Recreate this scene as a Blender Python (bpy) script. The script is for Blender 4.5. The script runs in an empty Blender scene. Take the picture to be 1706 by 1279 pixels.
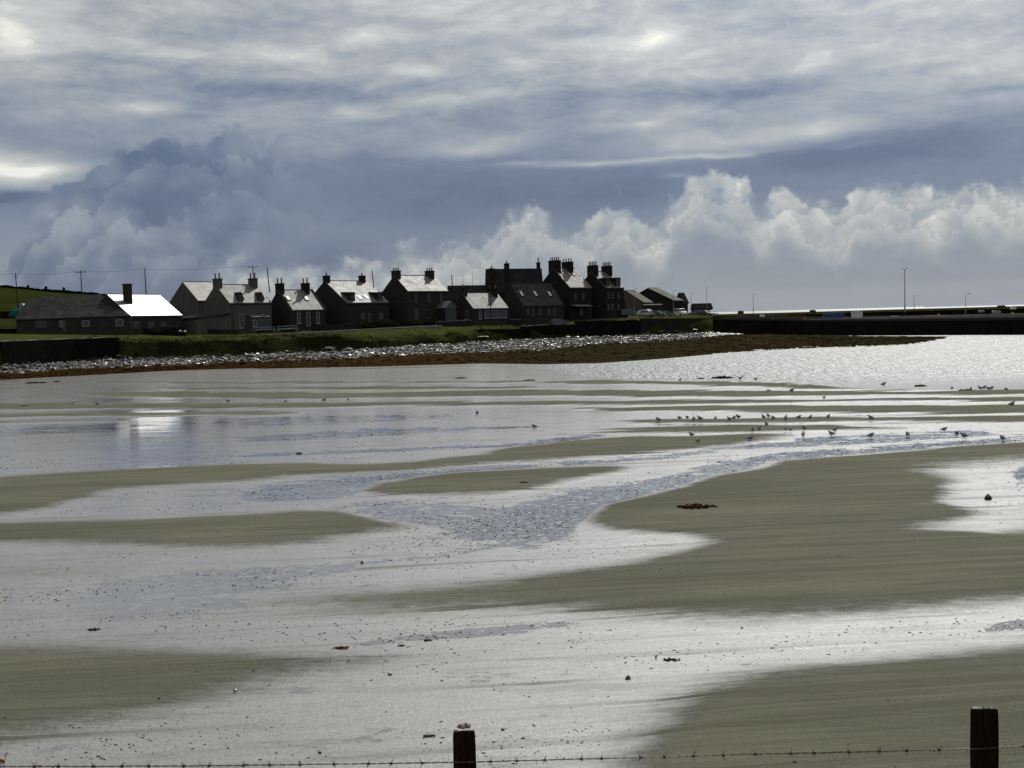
import bpy, bmesh, math, random
import numpy as np
from mathutils import Vector, Matrix
random.seed(7); np.random.seed(7)
S = bpy.context.scene; C = S.collection
# ---------------------------------------------------------------- camera
F = 1829.0; CX = 853.0; CY = 639.5; CAMZ = 6.5
PITCH = math.atan(110.5/F); ROLL = math.radians(1.55)
SUN_AZ = math.radians(20); SUN_EL = math.radians(43)
fw = np.array([0, math.cos(PITCH), -math.sin(PITCH)])
r0 = np.array([1.0, 0, 0]); u0 = np.array([0, math.sin(PITCH), math.cos(PITCH)])
rt = math.cos(ROLL)*r0 - math.sin(ROLL)*u0
up = math.sin(ROLL)*r0 + math.cos(ROLL)*u0
cam = bpy.data.cameras.new('camera'); cam.sensor_width = 36; cam.lens = 36*F/1706
cam.clip_start = .1; cam.clip_end = 90000
co = bpy.data.objects.new('camera', cam); C.objects.link(co); S.camera = co
co.matrix_world = Matrix(((rt[0], up[0], -fw[0], 0), (rt[1], up[1], -fw[1], 0), (rt[2], up[2], -fw[2], CAMZ), (0, 0, 0, 1)))
S.view_settings.view_transform = 'Standard'; S.view_settings.look = 'None'
S.view_settings.exposure = 0.0; S.view_settings.gamma = 1
S.render.resolution_x = 1024; S.render.resolution_y = 768

def ray(x, y): return fw*F + rt*(x-CX) - up*(y-CY)
def P(x, y, D):                      # world point seen at pixel x,y at distance Y = D
    v = ray(x, y); t = D/v[1]; return np.array([0, 0, CAMZ]) + v*t
def G(x, y, z=0.0):                  # ... on the level z
    v = ray(x, y); t = (z-CAMZ)/v[2]; return np.array([0, 0, CAMZ]) + v*t
def PX(p):
    q = np.asarray(p, float) - np.array([0, 0, CAMZ]); w = q@fw
    return CX + F*(q@rt)/w, CY - F*(q@up)/w
def HZ(x): return 552.3-.0271*x      # the horizon's row in the photograph
def lin(c): return tuple(((v/255+.055)/1.055)**2.4 if v > 10 else v/255/12.92 for v in c)

# ---------------------------------------------------------------- world
W = bpy.data.worlds.new("World"); S.world = W; W.use_nodes = True
nt = W.node_tree; nt.nodes.clear()
class NT:
    def __init__(s, nt): s.nt = nt
    def n(s, t, **k):
        o = s.nt.nodes.new(t)
        for a, b in k.items(): setattr(o, a, b)
        return o
    def put(s, sock, v):
        if isinstance(v, bpy.types.NodeSocket): s.nt.links.new(v, sock)
        elif v is not None: sock.default_value = v
    def m(s, op, a, b=None, c=None, clamp=False):
        o = s.n('ShaderNodeMath', operation=op, use_clamp=clamp)
        for i, v in enumerate((a, b, c)): s.put(o.inputs[i], v)
        return o.outputs[0]
    def vm(s, op, a, b=None):
        o = s.n('ShaderNodeVectorMath', operation=op); s.put(o.inputs[0], a)
        if b is not None: s.put(o.inputs[1], b)
        return o.outputs[0] if op not in ('DOT_PRODUCT', 'LENGTH') else o.outputs['Value']
    def xyz(s, a, b, c=0.0):
        o = s.n('ShaderNodeCombineXYZ')
        for i, v in enumerate((a, b, c)): s.put(o.inputs[i], v)
        return o.outputs[0]
    def noise(s, vec, scale=1, detail=4, rough=.5, dist=0, col=False):
        o = s.n('ShaderNodeTexNoise'); s.put(o.inputs['Vector'], vec); o.inputs['Scale'].default_value = scale
        o.inputs['Detail'].default_value = detail; o.inputs['Roughness'].default_value = rough; o.inputs['Distortion'].default_value = dist
        return o.outputs['Color'] if col else o.outputs['Fac']
    def vor(s, vec, scale=1, feat='F1', out='Distance', **k):
        o = s.n('ShaderNodeTexVoronoi', feature=feat); s.put(o.inputs['Vector'], vec); o.inputs['Scale'].default_value = scale
        for a, b in k.items(): o.inputs[a].default_value = b
        return o.outputs[out]
    def ramp(s, f, pts, interp='LINEAR'):
        o = s.n('ShaderNodeValToRGB'); o.color_ramp.interpolation = interp; e = o.color_ramp.elements
        while len(e) < len(pts): e.new(.5)
        for i, (p, c) in enumerate(pts):
            e[i].position = p; e[i].color = (*c, 1) if isinstance(c, tuple) else (c, c, c, 1)
        s.put(o.inputs[0], f); return o.outputs[0]
    def mix(s, f, a, b, blend='MIX'):
        o = s.n('ShaderNodeMix', data_type='RGBA', blend_type=blend); s.put(o.inputs[0], f)
        for i, v in ((6, a), (7, b)): s.put(o.inputs[i], (*v, 1) if isinstance(v, tuple) and len(v) == 3 else v)
        return o.outputs[2]
    def mapr(s, v, a, b, c=0.0, d=1.0, smooth=False):
        o = s.n('ShaderNodeMapRange'); o.interpolation_type = 'SMOOTHSTEP' if smooth else 'LINEAR'
        for i, q in enumerate((v, a, b, c, d)): s.put(o.inputs[i], q)
        return o.outputs[0]
    def curve(s, v, pts, lo, hi, vlo, vhi):     # piecewise function of v
        x = s.mapr(v, lo, hi)
        o = s.n('ShaderNodeFloatCurve'); cu = o.mapping.curves[0]; o.mapping.extend = 'HORIZONTAL'
        pts = sorted(((px-lo)/(hi-lo), (py-vlo)/(vhi-vlo)) for px, py in pts)
        while len(cu.points) < len(pts): cu.points.new(.5, .5)
        for q, (a, b) in zip(cu.points, pts): q.location = (a, b); q.handle_type = 'AUTO'
        o.mapping.update(); s.put(o.inputs[1], x)
        return s.m('MULTIPLY_ADD', o.outputs[0], vhi-vlo, vlo)
N = NT(nt)
def ANG(x, y):                        # photograph pixel -> sky direction, in 1/18.29 of a radian... (az, el)*18.29
    v = ray(x, y); return math.atan2(v[0], v[1])*18.29, math.atan2(v[2], math.hypot(v[0], v[1]))*18.29
tc = N.n('ShaderNodeTexCoord').outputs['Generated']
dirn = N.vm('NORMALIZE', tc)
sp = N.n('ShaderNodeSeparateXYZ'); nt.links.new(dirn, sp.inputs[0])
az = N.m('MULTIPLY', N.m('ARCTAN2', sp.outputs[0], sp.outputs[1]), 18.29)
el = N.m('MULTIPLY', N.m('ARCSINE', sp.outputs[2]), 18.29)
p0 = N.xyz(az, el)
wn = N.noise(N.xyz(N.m('MULTIPLY', az, .35), N.m('MULTIPLY', el, 1.1)), 1.0, 5, .55, col=True)
wofs = N.vm('MULTIPLY', N.vm('SUBTRACT', wn, (.5, .5, .5)), (1.6, .55, 0))
pw = N.vm('ADD', p0, wofs)                                    # streaky warp
L = N.curve(el, [(-2, .42), (.1, .42), (.5, .35), (1.5, .28), (2.2, .20), (2.8, .31), (3.4, .42), (4.2, .56), (5, .60), (7, .70), (12, .86), (29, .95)], -2, 29, 0, 1)
st = N.noise(N.vm('MULTIPLY', pw, (.36, 1.35, 1)), 1.0, 7, .6)
st2 = N.noise(N.vm('MULTIPLY', pw, (1.5, 4.4, 1)), 1.0, 7, .68)
amp = N.curve(el, [(-2, .05), (.5, .14), (2, .24), (3.0, .5), (3.8, .75), (5, .8), (29, .7)], -2, 29, 0, 1)
L = N.m('ADD', L, N.m('MULTIPLY', N.m('SUBTRACT', st, .5), amp))
L = N.m('ADD', L, N.m('MULTIPLY', N.m('SUBTRACT', st2, .5), N.m('MULTIPLY', amp, .75)))
BL = [(10,50,90,70,.45),(150,70,260,30,.16),(280,95,70,18,.2),(430,82,150,20,.22),(480,88,60,12,.2),(620,65,70,18,.35),(30,278,140,34,1.2),(700,118,110,18,.35),
 (240,180,170,14,.35),(60,195,120,20,.15),(1085,62,80,24,.42),(870,105,80,22,.28),(1365,108,70,18,.3),(1150,120,260,30,.12),(590,182,70,13,.35),(640,190,80,8,.2),
 (780,238,130,20,.42),(760,168,150,16,.22),(750,160,200,30,.12),(1060,211,100,12,.42),(1110,240,150,34,.35),(1240,226,180,28,.3),(1380,220,110,22,.35),(1000,268,170,9,.45),(1190,252,140,7,.38),(870,268,90,7,.3),
 (1550,170,320,45,.14),(1640,95,200,70,.18),(470,185,200,60,.12),(1120,188,160,16,.2),(560,235,160,70,.1),(1125,290,60,8,.25),(1440,240,50,7,.2),(1000,60,500,60,.05),
 (450,142,300,26,-.3),(620,158,260,20,-.25),(350,187,70,12,-.3),(180,100,180,14,-.15),(600,240,70,50,-.15),(1250,150,170,26,-.28),(1650,140,200,14,-.25),(930,165,280,34,-.18),(1540,105,80,12,-.12),
 (700,350,300,110,-.16),(520,440,160,50,-.25),(1400,258,260,36,-.3),(1000,320,300,60,-.22),(580,90,70,8,-.15),(300,50,260,30,-.12),(950,45,140,18,-.15),(430,30,300,20,-.1),(5,322,80,14,-.55),(780,420,120,20,-.1)]
for (x, y, rx, ry, a) in BL:
    cx, cy = ANG(x, y)
    mp = N.n('ShaderNodeMapping', vector_type='TEXTURE'); nt.links.new(pw, mp.inputs[0])
    mp.inputs[1].default_value = (cx, cy, 0); mp.inputs[2].default_value = (0, 0, math.radians(1.5)); mp.inputs[3].default_value = (rx/100*1.35, ry/100*1.35, 1)
    g = N.n('ShaderNodeTexGradient', gradient_type='QUADRATIC_SPHERE'); nt.links.new(mp.outputs[0], g.inputs[0])
    L = N.m('MULTIPLY_ADD', g.outputs['Fac'], a*.9, L)
# billowing cloud banks
bil = N.noise(p0, 2.6, 9, .62, .35)
pv = N.vm('ADD', p0, N.vm('MULTIPLY', N.vm('SUBTRACT', N.noise(p0, 2.2, 4, .6, col=True), (.5, .5, .5)), (.5, .5, 0)))
puff = N.vor(pv, 2.1, 'SMOOTH_F1', Smoothness=.35)
puff2 = N.vor(pv, 4.6, 'SMOOTH_F1', Smoothness=.3)
disp = N.m('ADD', N.m('MULTIPLY', N.m('SUBTRACT', bil, .5), .62), N.m('MULTIPLY', N.m('SUBTRACT', .38, puff), .20))
disp = N.m('ADD', disp, N.m('MULTIPLY', N.m('SUBTRACT', .38, puff2), .20))
soft = N.noise(N.vm('MULTIPLY', p0, (.8, 1.1, 1)), 1.0, 6, .6)
fv = N.mapr(N.noise(p0, 1.7, 3, .5), .42, .62, .04, .42)
def bank(L, pts, lo, hi, Lc, feather):
    E = N.curve(az, [ANG(*q) for q in pts], lo, hi, -3, 8)
    d = N.m('SUBTRACT', N.m('ADD', E, disp), el)
    return E, d, N.mapr(d, 0, N.m('ADD', fv, feather), smooth=True)
def inner(d, off, sc, amt):     # a nearer billow in front, rim lit and fading downward
    w = N.noise(N.vm('ADD', p0, (off*7, off*3, 0)), sc, 7, .6); e = N.m('ADD', N.m('SUBTRACT', d, off), N.m('MULTIPLY', N.m('SUBTRACT', w, .5), 1.5))
    return N.m('MULTIPLY', N.m('MULTIPLY', N.mapr(e, 0, .10, smooth=True), N.mapr(e, .0, .75, 1, 0)), amt)
# left bank
E, d, mk = bank(L, [(-300,600),(-120,520),(0,440),(22,390),(45,340),(75,310),(105,290),(140,272),(180,245),(240,225),(300,215),(400,205),(500,225),(560,300),(620,600)], -16, 0, 0, .07)
Li = N.m('ADD', N.mapr(d, 0, 1.2, .33, .17), N.m('MULTIPLY', N.m('SUBTRACT', soft, .5), .30))
Li = N.m('ADD', Li, N.m('MULTIPLY', N.m('SUBTRACT', .36, puff), .30))
Li = N.m('ADD', Li, N.m('MULTIPLY', N.m('SUBTRACT', bil, .5), .28))
Li = N.m('ADD', Li, N.mapr(el, 1.3, .2, 0, .14))
for q in ((190, 372, 60, 42, .12), (285, 385, 52, 34, .12), (60, 380, 90, 50, .08), (250, 262, 80, 30, -.14), (300, 320, 120, 60, -.08), (170, 300, 60, 30, .05)):
    cx, cy = ANG(q[0], q[1]); mp = N.n('ShaderNodeMapping', vector_type='TEXTURE'); nt.links.new(pv, mp.inputs[0])
    mp.inputs[1].default_value = (cx, cy, 0); mp.inputs[3].default_value = (q[2]/80, q[3]/80, 1)
    g = N.n('ShaderNodeTexGradient', gradient_type='SPHERICAL'); nt.links.new(mp.outputs[0], g.inputs[0]); Li = N.m('MULTIPLY_ADD', g.outputs['Fac'], q[4]*1.6, Li)
for of_, sc_, am_ in ((.55, .9, .14), (1.2, .8, .14), (1.8, 1.1, .10)): Li = N.m('ADD', Li, inner(d, of_, sc_, am_))
Li = N.m('SUBTRACT', Li, .05)
mk = N.m('MULTIPLY', mk, N.mapr(az, -2.4, -5.2, smooth=True))
L = N.m('ADD', N.m('MULTIPLY', L, N.m('SUBTRACT', 1, mk)), N.m('MULTIPLY', Li, mk))
# right bank
RP = [(300,560),(352,470),(372,418),(395,414),(440,424),(520,428),(600,418),(632,424),(680,392),(730,400),(765,384),(800,390),(845,342),(888,327),(925,345),(955,362),(985,355),(1010,325),(1040,318),(1062,352),(1095,355),(1122,306),(1150,288),(1190,270),(1218,284),(1235,280),(1252,300),(1262,324),(1300,304),(1345,316),(1380,324),(1400,334),(1430,302),(1470,292),(1530,298),(1562,308),(1600,280),(1640,288),(1706,292),(1900,300)]
E, d, mk = bank(L, RP, -6, 11, 0, .13); d = N.m('SUBTRACT', d, .05)
top = N.mapr(d, .0, 1.15, 1.0, 0.0)
bright = N.mapr(az, -5, 6, .18, .36)
Lr = N.m('MULTIPLY_ADD', top, bright, .37)
Lr = N.m('ADD', Lr, N.m('MULTIPLY', N.m('SUBTRACT', bil, .5), N.m('MULTIPLY_ADD', top, .75, .22)))
Lr = N.m('ADD', Lr, N.m('MULTIPLY', N.m('SUBTRACT', .36, puff), N.m('MULTIPLY', top, .35)))
Lr = N.m('ADD', Lr, N.m('MULTIPLY', N.m('SUBTRACT', soft, .5), .3))
for of_, sc_, am_ in ((.30, 1.6, .16), (.62, 1.3, .16)): Lr = N.m('ADD', Lr, inner(d, of_, sc_, am_))
Lr = N.m('SUBTRACT', Lr, .05)
mk = N.m('MULTIPLY', mk, N.mapr(az, -4.9, -4.4))
mk = N.m('MULTIPLY', mk, N.mapr(az, 13, 10))
mk = N.m('MULTIPLY', mk, N.mapr(N.m('ADD', d, N.m('MULTIPLY', N.m('SUBTRACT', soft, .5), 1.6)), 1.45, .5, .0, 1.0, smooth=True))
L = N.m('ADD', N.m('MULTIPLY', L, N.m('SUBTRACT', 1, mk)), N.m('MULTIPLY', Lr, mk))
L = N.m('MAXIMUM', L, .03)
cc = N.ramp(L, [(0, lin((86,101,128))), (.2, lin((110,123,146))), (.4, lin((142,152,164))), (.6, lin((171,175,178))), (.8, lin((200,202,201))), (1, lin((240,239,230)))])
sky = N.n('ShaderNodeTexSky', sky_type='NISHITA', sun_disc=False, sun_elevation=SUN_EL, sun_rotation=SUN_AZ)
# added sky glow around the sun, out of frame, for glare on wet sand
sdir = (math.sin(SUN_AZ)*math.cos(SUN_EL), math.cos(SUN_AZ)*math.cos(SUN_EL), math.sin(SUN_EL))
ds = N.m('MAXIMUM', N.vm('DOT_PRODUCT', dirn, sdir), 0)
glow = N.m('MULTIPLY_ADD', N.m('POWER', ds, 16), 2.2, 1.0)
cc = N.mix(1.0, cc, N.xyz(glow, glow, glow), 'MULTIPLY')
sc_ = N.mix(.06, N.mix(1.0, cc, (10, 10, 10), 'MULTIPLY'), sky.outputs[0])   # clouds veil nearly all of the blue
bg = N.n('ShaderNodeBackground'); bg.inputs[1].default_value = .1; nt.links.new(sc_, bg.inputs[0])
wo = N.n('ShaderNodeOutputWorld'); nt.links.new(bg.outputs[0], wo.inputs[0])
sl = bpy.data.lights.new('sun', 'SUN'); sl.energy = 4.3; sl.angle = math.radians(.53); sl.color = (1, .965, .90)
so = bpy.data.objects.new('sun', sl); C.objects.link(so)
so.rotation_euler = Vector(sdir).to_track_quat('Z', 'Y').to_euler()

# ---------------------------------------------------------------- materials
MATS = {}
def mat(name, col, rough=.6, fn=None, metal=0, ior=1.45, coat=0, emit=None, alpha=1):
    if name in MATS: return MATS[name]
    m = bpy.data.materials.new(name); m.use_nodes = True; t = m.node_tree; b = t.nodes['Principled BSDF']
    b.inputs['Base Color'].default_value = (*col, 1); b.inputs['Roughness'].default_value = rough
    b.inputs['Metallic'].default_value = metal; b.inputs['IOR'].default_value = ior
    b.inputs['Coat Weight'].default_value = coat; b.inputs['Alpha'].default_value = alpha
    K = NT(t)
    if rough >= .65: b.inputs['Specular IOR Level'].default_value = .0
    if fn: fn(K, b)
    MATS[name] = m; return m
def wpos(K): return K.n('ShaderNodeNewGeometry').outputs['Position']
def opos(K): return K.n('ShaderNodeTexCoord').outputs['Object']
def bump(K, b, h, dist, strength=1.0):
    o = K.n('ShaderNodeBump'); o.inputs['Distance'].default_value = dist; o.inputs['Strength'].default_value = strength
    K.put(o.inputs['Height'], h); K.put(b.inputs['Normal'], o.outputs[0]); return o
def rough_stone(c1, c2, sc=1.5, bd=.03, joints=True, rlo=.7, rhi=.95):
    def f(K, b):
        p = opos(K); n = K.noise(p, sc, 6, .6); n2 = K.noise(p, sc*9, 4, .6)
        c = K.mix(K.mapr(n, .3, .7), c1, c2); c = K.mix(K.mapr(n2, .3, .8, 0, .4), c, tuple(v*.45 for v in c1))
        h = n2
        if joints:
            q = K.vm('MULTIPLY', p, (1, 1, 2.3)); v = K.vor(q, 1.9, 'DISTANCE_TO_EDGE')
            j = K.mapr(v, 0, .09); c = K.mix(j, tuple(v_*.4 for v_ in c1), c); h = K.m('ADD', K.m('MULTIPLY', n2, .5), j)
            cell = K.vor(q, 1.9, 'F1', 'Color'); c = K.mix(.25, c, cell, 'SOFT_LIGHT')
        K.put(b.inputs['Base Color'], c); bump(K, b, h, bd); K.put(b.inputs['Roughness'], K.mapr(n2, .3, .7, rlo, rhi))
    return f
def harl(c1, c2):
    def f(K, b):
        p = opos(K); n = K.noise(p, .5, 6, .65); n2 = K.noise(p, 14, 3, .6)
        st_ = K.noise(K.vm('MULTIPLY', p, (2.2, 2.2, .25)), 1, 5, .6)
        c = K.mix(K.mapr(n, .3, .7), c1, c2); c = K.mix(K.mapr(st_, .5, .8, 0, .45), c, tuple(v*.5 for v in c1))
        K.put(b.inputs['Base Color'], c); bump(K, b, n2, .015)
    return f
def slate(c1, c2, r, course=.28, bd=.02):
    def f(K, b):
        p = opos(K); s = K.n('ShaderNodeSeparateXYZ'); K.put(s.inputs[0], p)
        br = K.n('ShaderNodeTexBrick'); K.put(br.inputs['Vector'], K.xyz(s.outputs[0], s.outputs[2]))
        br.inputs['Scale'].default_value = 1; br.inputs['Brick Width'].default_value = .42; br.inputs['Row Height'].default_value = course*.6
        br.inputs['Mortar Size'].default_value = .012; br.inputs['Color1'].default_value = (*c1, 1); br.inputs['Color2'].default_value = (*c2, 1)
        br.inputs['Mortar'].default_value = (c1[0]*.25, c1[1]*.25, c1[2]*.25, 1)
        n = K.noise(p, .7, 6, .6); n3 = K.noise(p, 6, 4, .6)
        c = K.mix(K.mapr(n, .45, .75, 0, .6), br.outputs[0], (.05, .05, .035))
        K.put(b.inputs['Base Color'], c)
        rr = K.m('ADD', K.mapr(n, .25, .75, r-.07, r+.09), K.m('MULTIPLY', K.m('SUBTRACT', n3, .5), .10))
        K.put(b.inputs['Roughness'], rr)
        h = K.m('ADD', K.m('MULTIPLY', br.outputs['Fac'], -1), K.m('MULTIPLY', n3, .5)); bump(K, b, h, bd)
    return f
M = dict(
 slate=mat('wet grey slate', (.07,.07,.075), .55, slate((.065,.065,.07), (.05,.05,.055), .585, bd=.008)),
 slate_dull=mat('dull dark slate', (.06,.06,.065), .7, slate((.030,.030,.032), (.021,.021,.023), .82)),
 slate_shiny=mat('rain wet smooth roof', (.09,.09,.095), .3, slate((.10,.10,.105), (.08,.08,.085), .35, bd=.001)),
 tile=mat('pale ribbed tiles', (.3,.29,.27), .5, slate((.2,.195,.18), (.15,.145,.14), .55, 1.0)),
 sheet=mat('pale roofing sheet', (.2,.2,.2), .7, harl((.15,.15,.145), (.11,.11,.105))),
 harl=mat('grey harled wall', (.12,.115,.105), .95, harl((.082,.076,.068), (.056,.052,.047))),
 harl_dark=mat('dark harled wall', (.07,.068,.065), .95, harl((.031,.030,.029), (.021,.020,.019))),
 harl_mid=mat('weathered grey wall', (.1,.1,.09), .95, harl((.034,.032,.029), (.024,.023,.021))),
 stone=mat('dark coursed stone', (.06,.057,.05), .9, rough_stone((.031,.029,.026), (.018,.017,.015))),
 seawall=mat('black wet stone', (.02,.019,.017), .9, rough_stone((.013,.012,.010), (.007,.007,.006), .6, .05)),
 quay=mat('dark quay stone', (.012,.012,.011), .9, rough_stone((.016,.015,.013), (.008,.008,.007), .4, .04)),
 concrete=mat('pale concrete edge', (.25,.25,.24), .55, harl((.18,.18,.17), (.1,.1,.095))),
 white=mat('white painted wood', (.55,.55,.53), .5), grey_frame=mat('grey painted frame', (.055,.055,.055), .65),
 blue=mat('pale blue paint', (.03,.07,.085), .6), glass=mat('dark window glass', (.012,.014,.017), .05, ior=1.5),
 skyglass=mat('rooflight glass', (.10,.11,.12), .34, ior=1.6),
 door=mat('dark painted door', (.03,.03,.035), .5), dark=mat('near black metal', (.012,.012,.012), .5),
 pot=mat('clay chimney pot', (.14,.10,.08), .8), wood=mat('tarred pole wood', (.035,.03,.025), .85),
 galv=mat('galvanised steel', (.22,.23,.24), .45, metal=.6), rust=mat('rusty wire', (.06,.035,.025), .55, metal=.3),
 drop=mat('water drop', (.8,.85,.9), .02, ior=1.33), tyre=mat('black tyre', (.01,.01,.01), .8),
 cont_blue=mat('blue container paint', (.015,.045,.15), .5), cont_white=mat('white container paint', (.5,.5,.5), .5),
 tarp=mat('blue green tarpaulin', (.015,.07,.10), .5), lightgrey=mat('light grey paint', (.20,.20,.20), .6),
 boat_red=mat('red plastic', (.35,.04,.03), .5), green_net=mat('green net', (.015,.07,.055), .7),
)
# ---------------------------------------------------------------- mesh helper
class MB:
    def __init__(s): s.v = []; s.f = []; s.sm = False
    def add(s, vs, fs):
        o = len(s.v); s.v += [tuple(map(float, q)) for q in vs]; s.f += [tuple(i+o for i in g) for g in fs]; return s
    def box(s, a, b):
        x0, y0, z0 = a; x1, y1, z1 = b
        return s.add([(x0,y0,z0),(x1,y0,z0),(x1,y1,z0),(x0,y1,z0),(x0,y0,z1),(x1,y0,z1),(x1,y1,z1),(x0,y1,z1)],
            [(0,3,2,1),(4,5,6,7),(0,1,5,4),(1,2,6,5),(2,3,7,6),(3,0,4,7)])
    def hexa(s, b4, t4): return s.add(list(b4)+list(t4), [(0,3,2,1),(4,5,6,7),(0,1,5,4),(1,2,6,5),(2,3,7,6),(3,0,4,7)])
    def prism(s, prof, mk):   # prof: 2D points; mk(p, 0|1) -> 3D
        n = len(prof); return s.add([mk(p, 0) for p in prof]+[mk(p, 1) for p in prof],
            [tuple(range(n-1, -1, -1)), tuple(range(n, 2*n))]+[(i, (i+1) % n, (i+1) % n+n, i+n) for i in range(n)])
    def cyl(s, a, b, ra, rb=None, n=10):
        rb = ra if rb is None else rb; a = Vector(a); b = Vector(b); z = (b-a).normalized(); x = z.orthogonal().normalized(); y = z.cross(x)
        r1 = [a+(x*math.cos(t)+y*math.sin(t))*ra for t in [i*2*math.pi/n for i in range(n)]]
        r2 = [b+(x*math.cos(t)+y*math.sin(t))*rb for t in [i*2*math.pi/n for i in range(n)]]
        return s.add(r1+r2, [tuple(range(n-1, -1, -1)), tuple(range(n, 2*n))]+[(i, (i+1) % n, (i+1) % n+n, i+n) for i in range(n)])
    def tube(s, pts, r, n=6):
        pts = [Vector(p) for p in pts]; rings = []; x = None
        for i, p in enumerate(pts):
            z = (pts[min(i+1, len(pts)-1)]-pts[max(i-1, 0)]).normalized()
            x = z.orthogonal() if x is None else x-z*x.dot(z); x.normalize(); y = z.cross(x)
            rr = r[i] if isinstance(r, (list, tuple)) else r
            rings.append([p+(x*math.cos(t)+y*math.sin(t))*rr for t in [k*2*math.pi/n for k in range(n)]])
        fs = [tuple(range(n-1, -1, -1)), tuple(range((len(pts)-1)*n, len(pts)*n))]
        for i in range(len(pts)-1): fs += [(i*n+k, i*n+(k+1) % n, (i+1)*n+(k+1) % n, (i+1)*n+k) for k in range(n)]
        return s.add([q for g in rings for q in g], fs)
    def loft(s, rings, closed=True):
        n = len(rings[0]); m = len(rings); fs = [tuple(range(n-1, -1, -1)), tuple(range((m-1)*n, m*n))] if closed else []
        for i in range(m-1): fs += [(i*n+k, i*n+(k+1) % n, (i+1)*n+(k+1) % n, (i+1)*n+k) for k in range(n)]
        return s.add([q for g in rings for q in g], fs)
    def lump(s, c, sz, seed=0, jit=.35, rot=None):     # irregular low-poly stone
        rnd = random.Random(seed); t = ICO[seed % len(ICO)]; a = rnd.random()*6.3 if rot is None else rot; ca, sa = math.cos(a), math.sin(a)
        vs = []
        for (x, y, z) in t[0]:
            k = 1+jit*(rnd.random()-.5); x, y, z = x*sz[0]*k, y*sz[1]*k, z*sz[2]*k
            vs.append((c[0]+x*ca-y*sa, c[1]+x*sa+y*ca, c[2]+z))
        return s.add(vs, t[1])
    def build(s, name, m, parent=None, smooth=False, bevel=0, mats=None, mi=None):
        me = bpy.data.meshes.new(name); me.from_pydata(s.v, [], s.f)
        for q in (mats or [m]): me.materials.append(q)
        if mi: me.polygons.foreach_set('material_index', mi)
        if smooth: me.polygons.foreach_set('use_smooth', [True]*len(me.polygons))
        me.validate()
        bm = bmesh.new(); bm.from_mesh(me)
        if len(s.v) < 60000: bmesh.ops.recalc_face_normals(bm, faces=bm.faces)
        if bevel: bmesh.ops.bevel(bm, geom=list(bm.edges), offset=bevel, segments=2, affect='EDGES', clamp_overlap=True)
        bm.to_mesh(me); bm.free()
        o = bpy.data.objects.new(name, me); C.objects.link(o)
        if parent: o.parent = parent
        return o
ICO = []
for q in range(8):
    bm = bmesh.new(); bmesh.ops.create_icosphere(bm, subdivisions=1, radius=1); rnd = random.Random(q)
    ICO.append(([tuple(v.co*(1+.5*(rnd.random()-.5))) for v in bm.verts], [tuple(v.index for v in f.verts) for f in bm.faces])); bm.free()
def tag(o, label=None, cat=None, group=None, kind=None):
    for k, v in (('label', label), ('category', cat), ('group', group), ('kind', kind)):
        if v: o[k] = v
    return o
def empty(name, loc, rz=0, label=None, cat=None, group=None):
    o = bpy.data.objects.new(name, None); C.objects.link(o); o.location = tuple(map(float, loc)); o.rotation_euler = (0, 0, rz)
    o.empty_display_size = .3; return tag(o, label, cat, group)
def copy_tree(o, parent=None):
    c = o.copy(); C.objects.link(c); c.parent = parent
    for ch in list(o.children): copy_tree(ch, c)
    return c
# numpy value noise
_rs = np.random.RandomState(3); _T = _rs.rand(256, 256)
def vnoise(x, y):
    xi = np.floor(x).astype(int); yi = np.floor(y).astype(int); fx = x-xi; fy = y-yi; fx = fx*fx*(3-2*fx); fy = fy*fy*(3-2*fy)
    a = _T[xi % 256, yi % 256]; b = _T[(xi+1) % 256, yi % 256]; c = _T[xi % 256, (yi+1) % 256]; d = _T[(xi+1) % 256, (yi+1) % 256]
    return (a*(1-fx)+b*fx)*(1-fy)+(c*(1-fx)+d*fx)*fy
def fbm(x, y, o=5):
    s = 0; a = .5; t = 0
    for i in range(o): s = s+a*vnoise(x*2**i+17*i, y*2**i+5*i); t += a; a *= .5
    return s/t
def sstep(x): x = np.clip(x, 0, 1); return x*x*(3-2*x)

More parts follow.
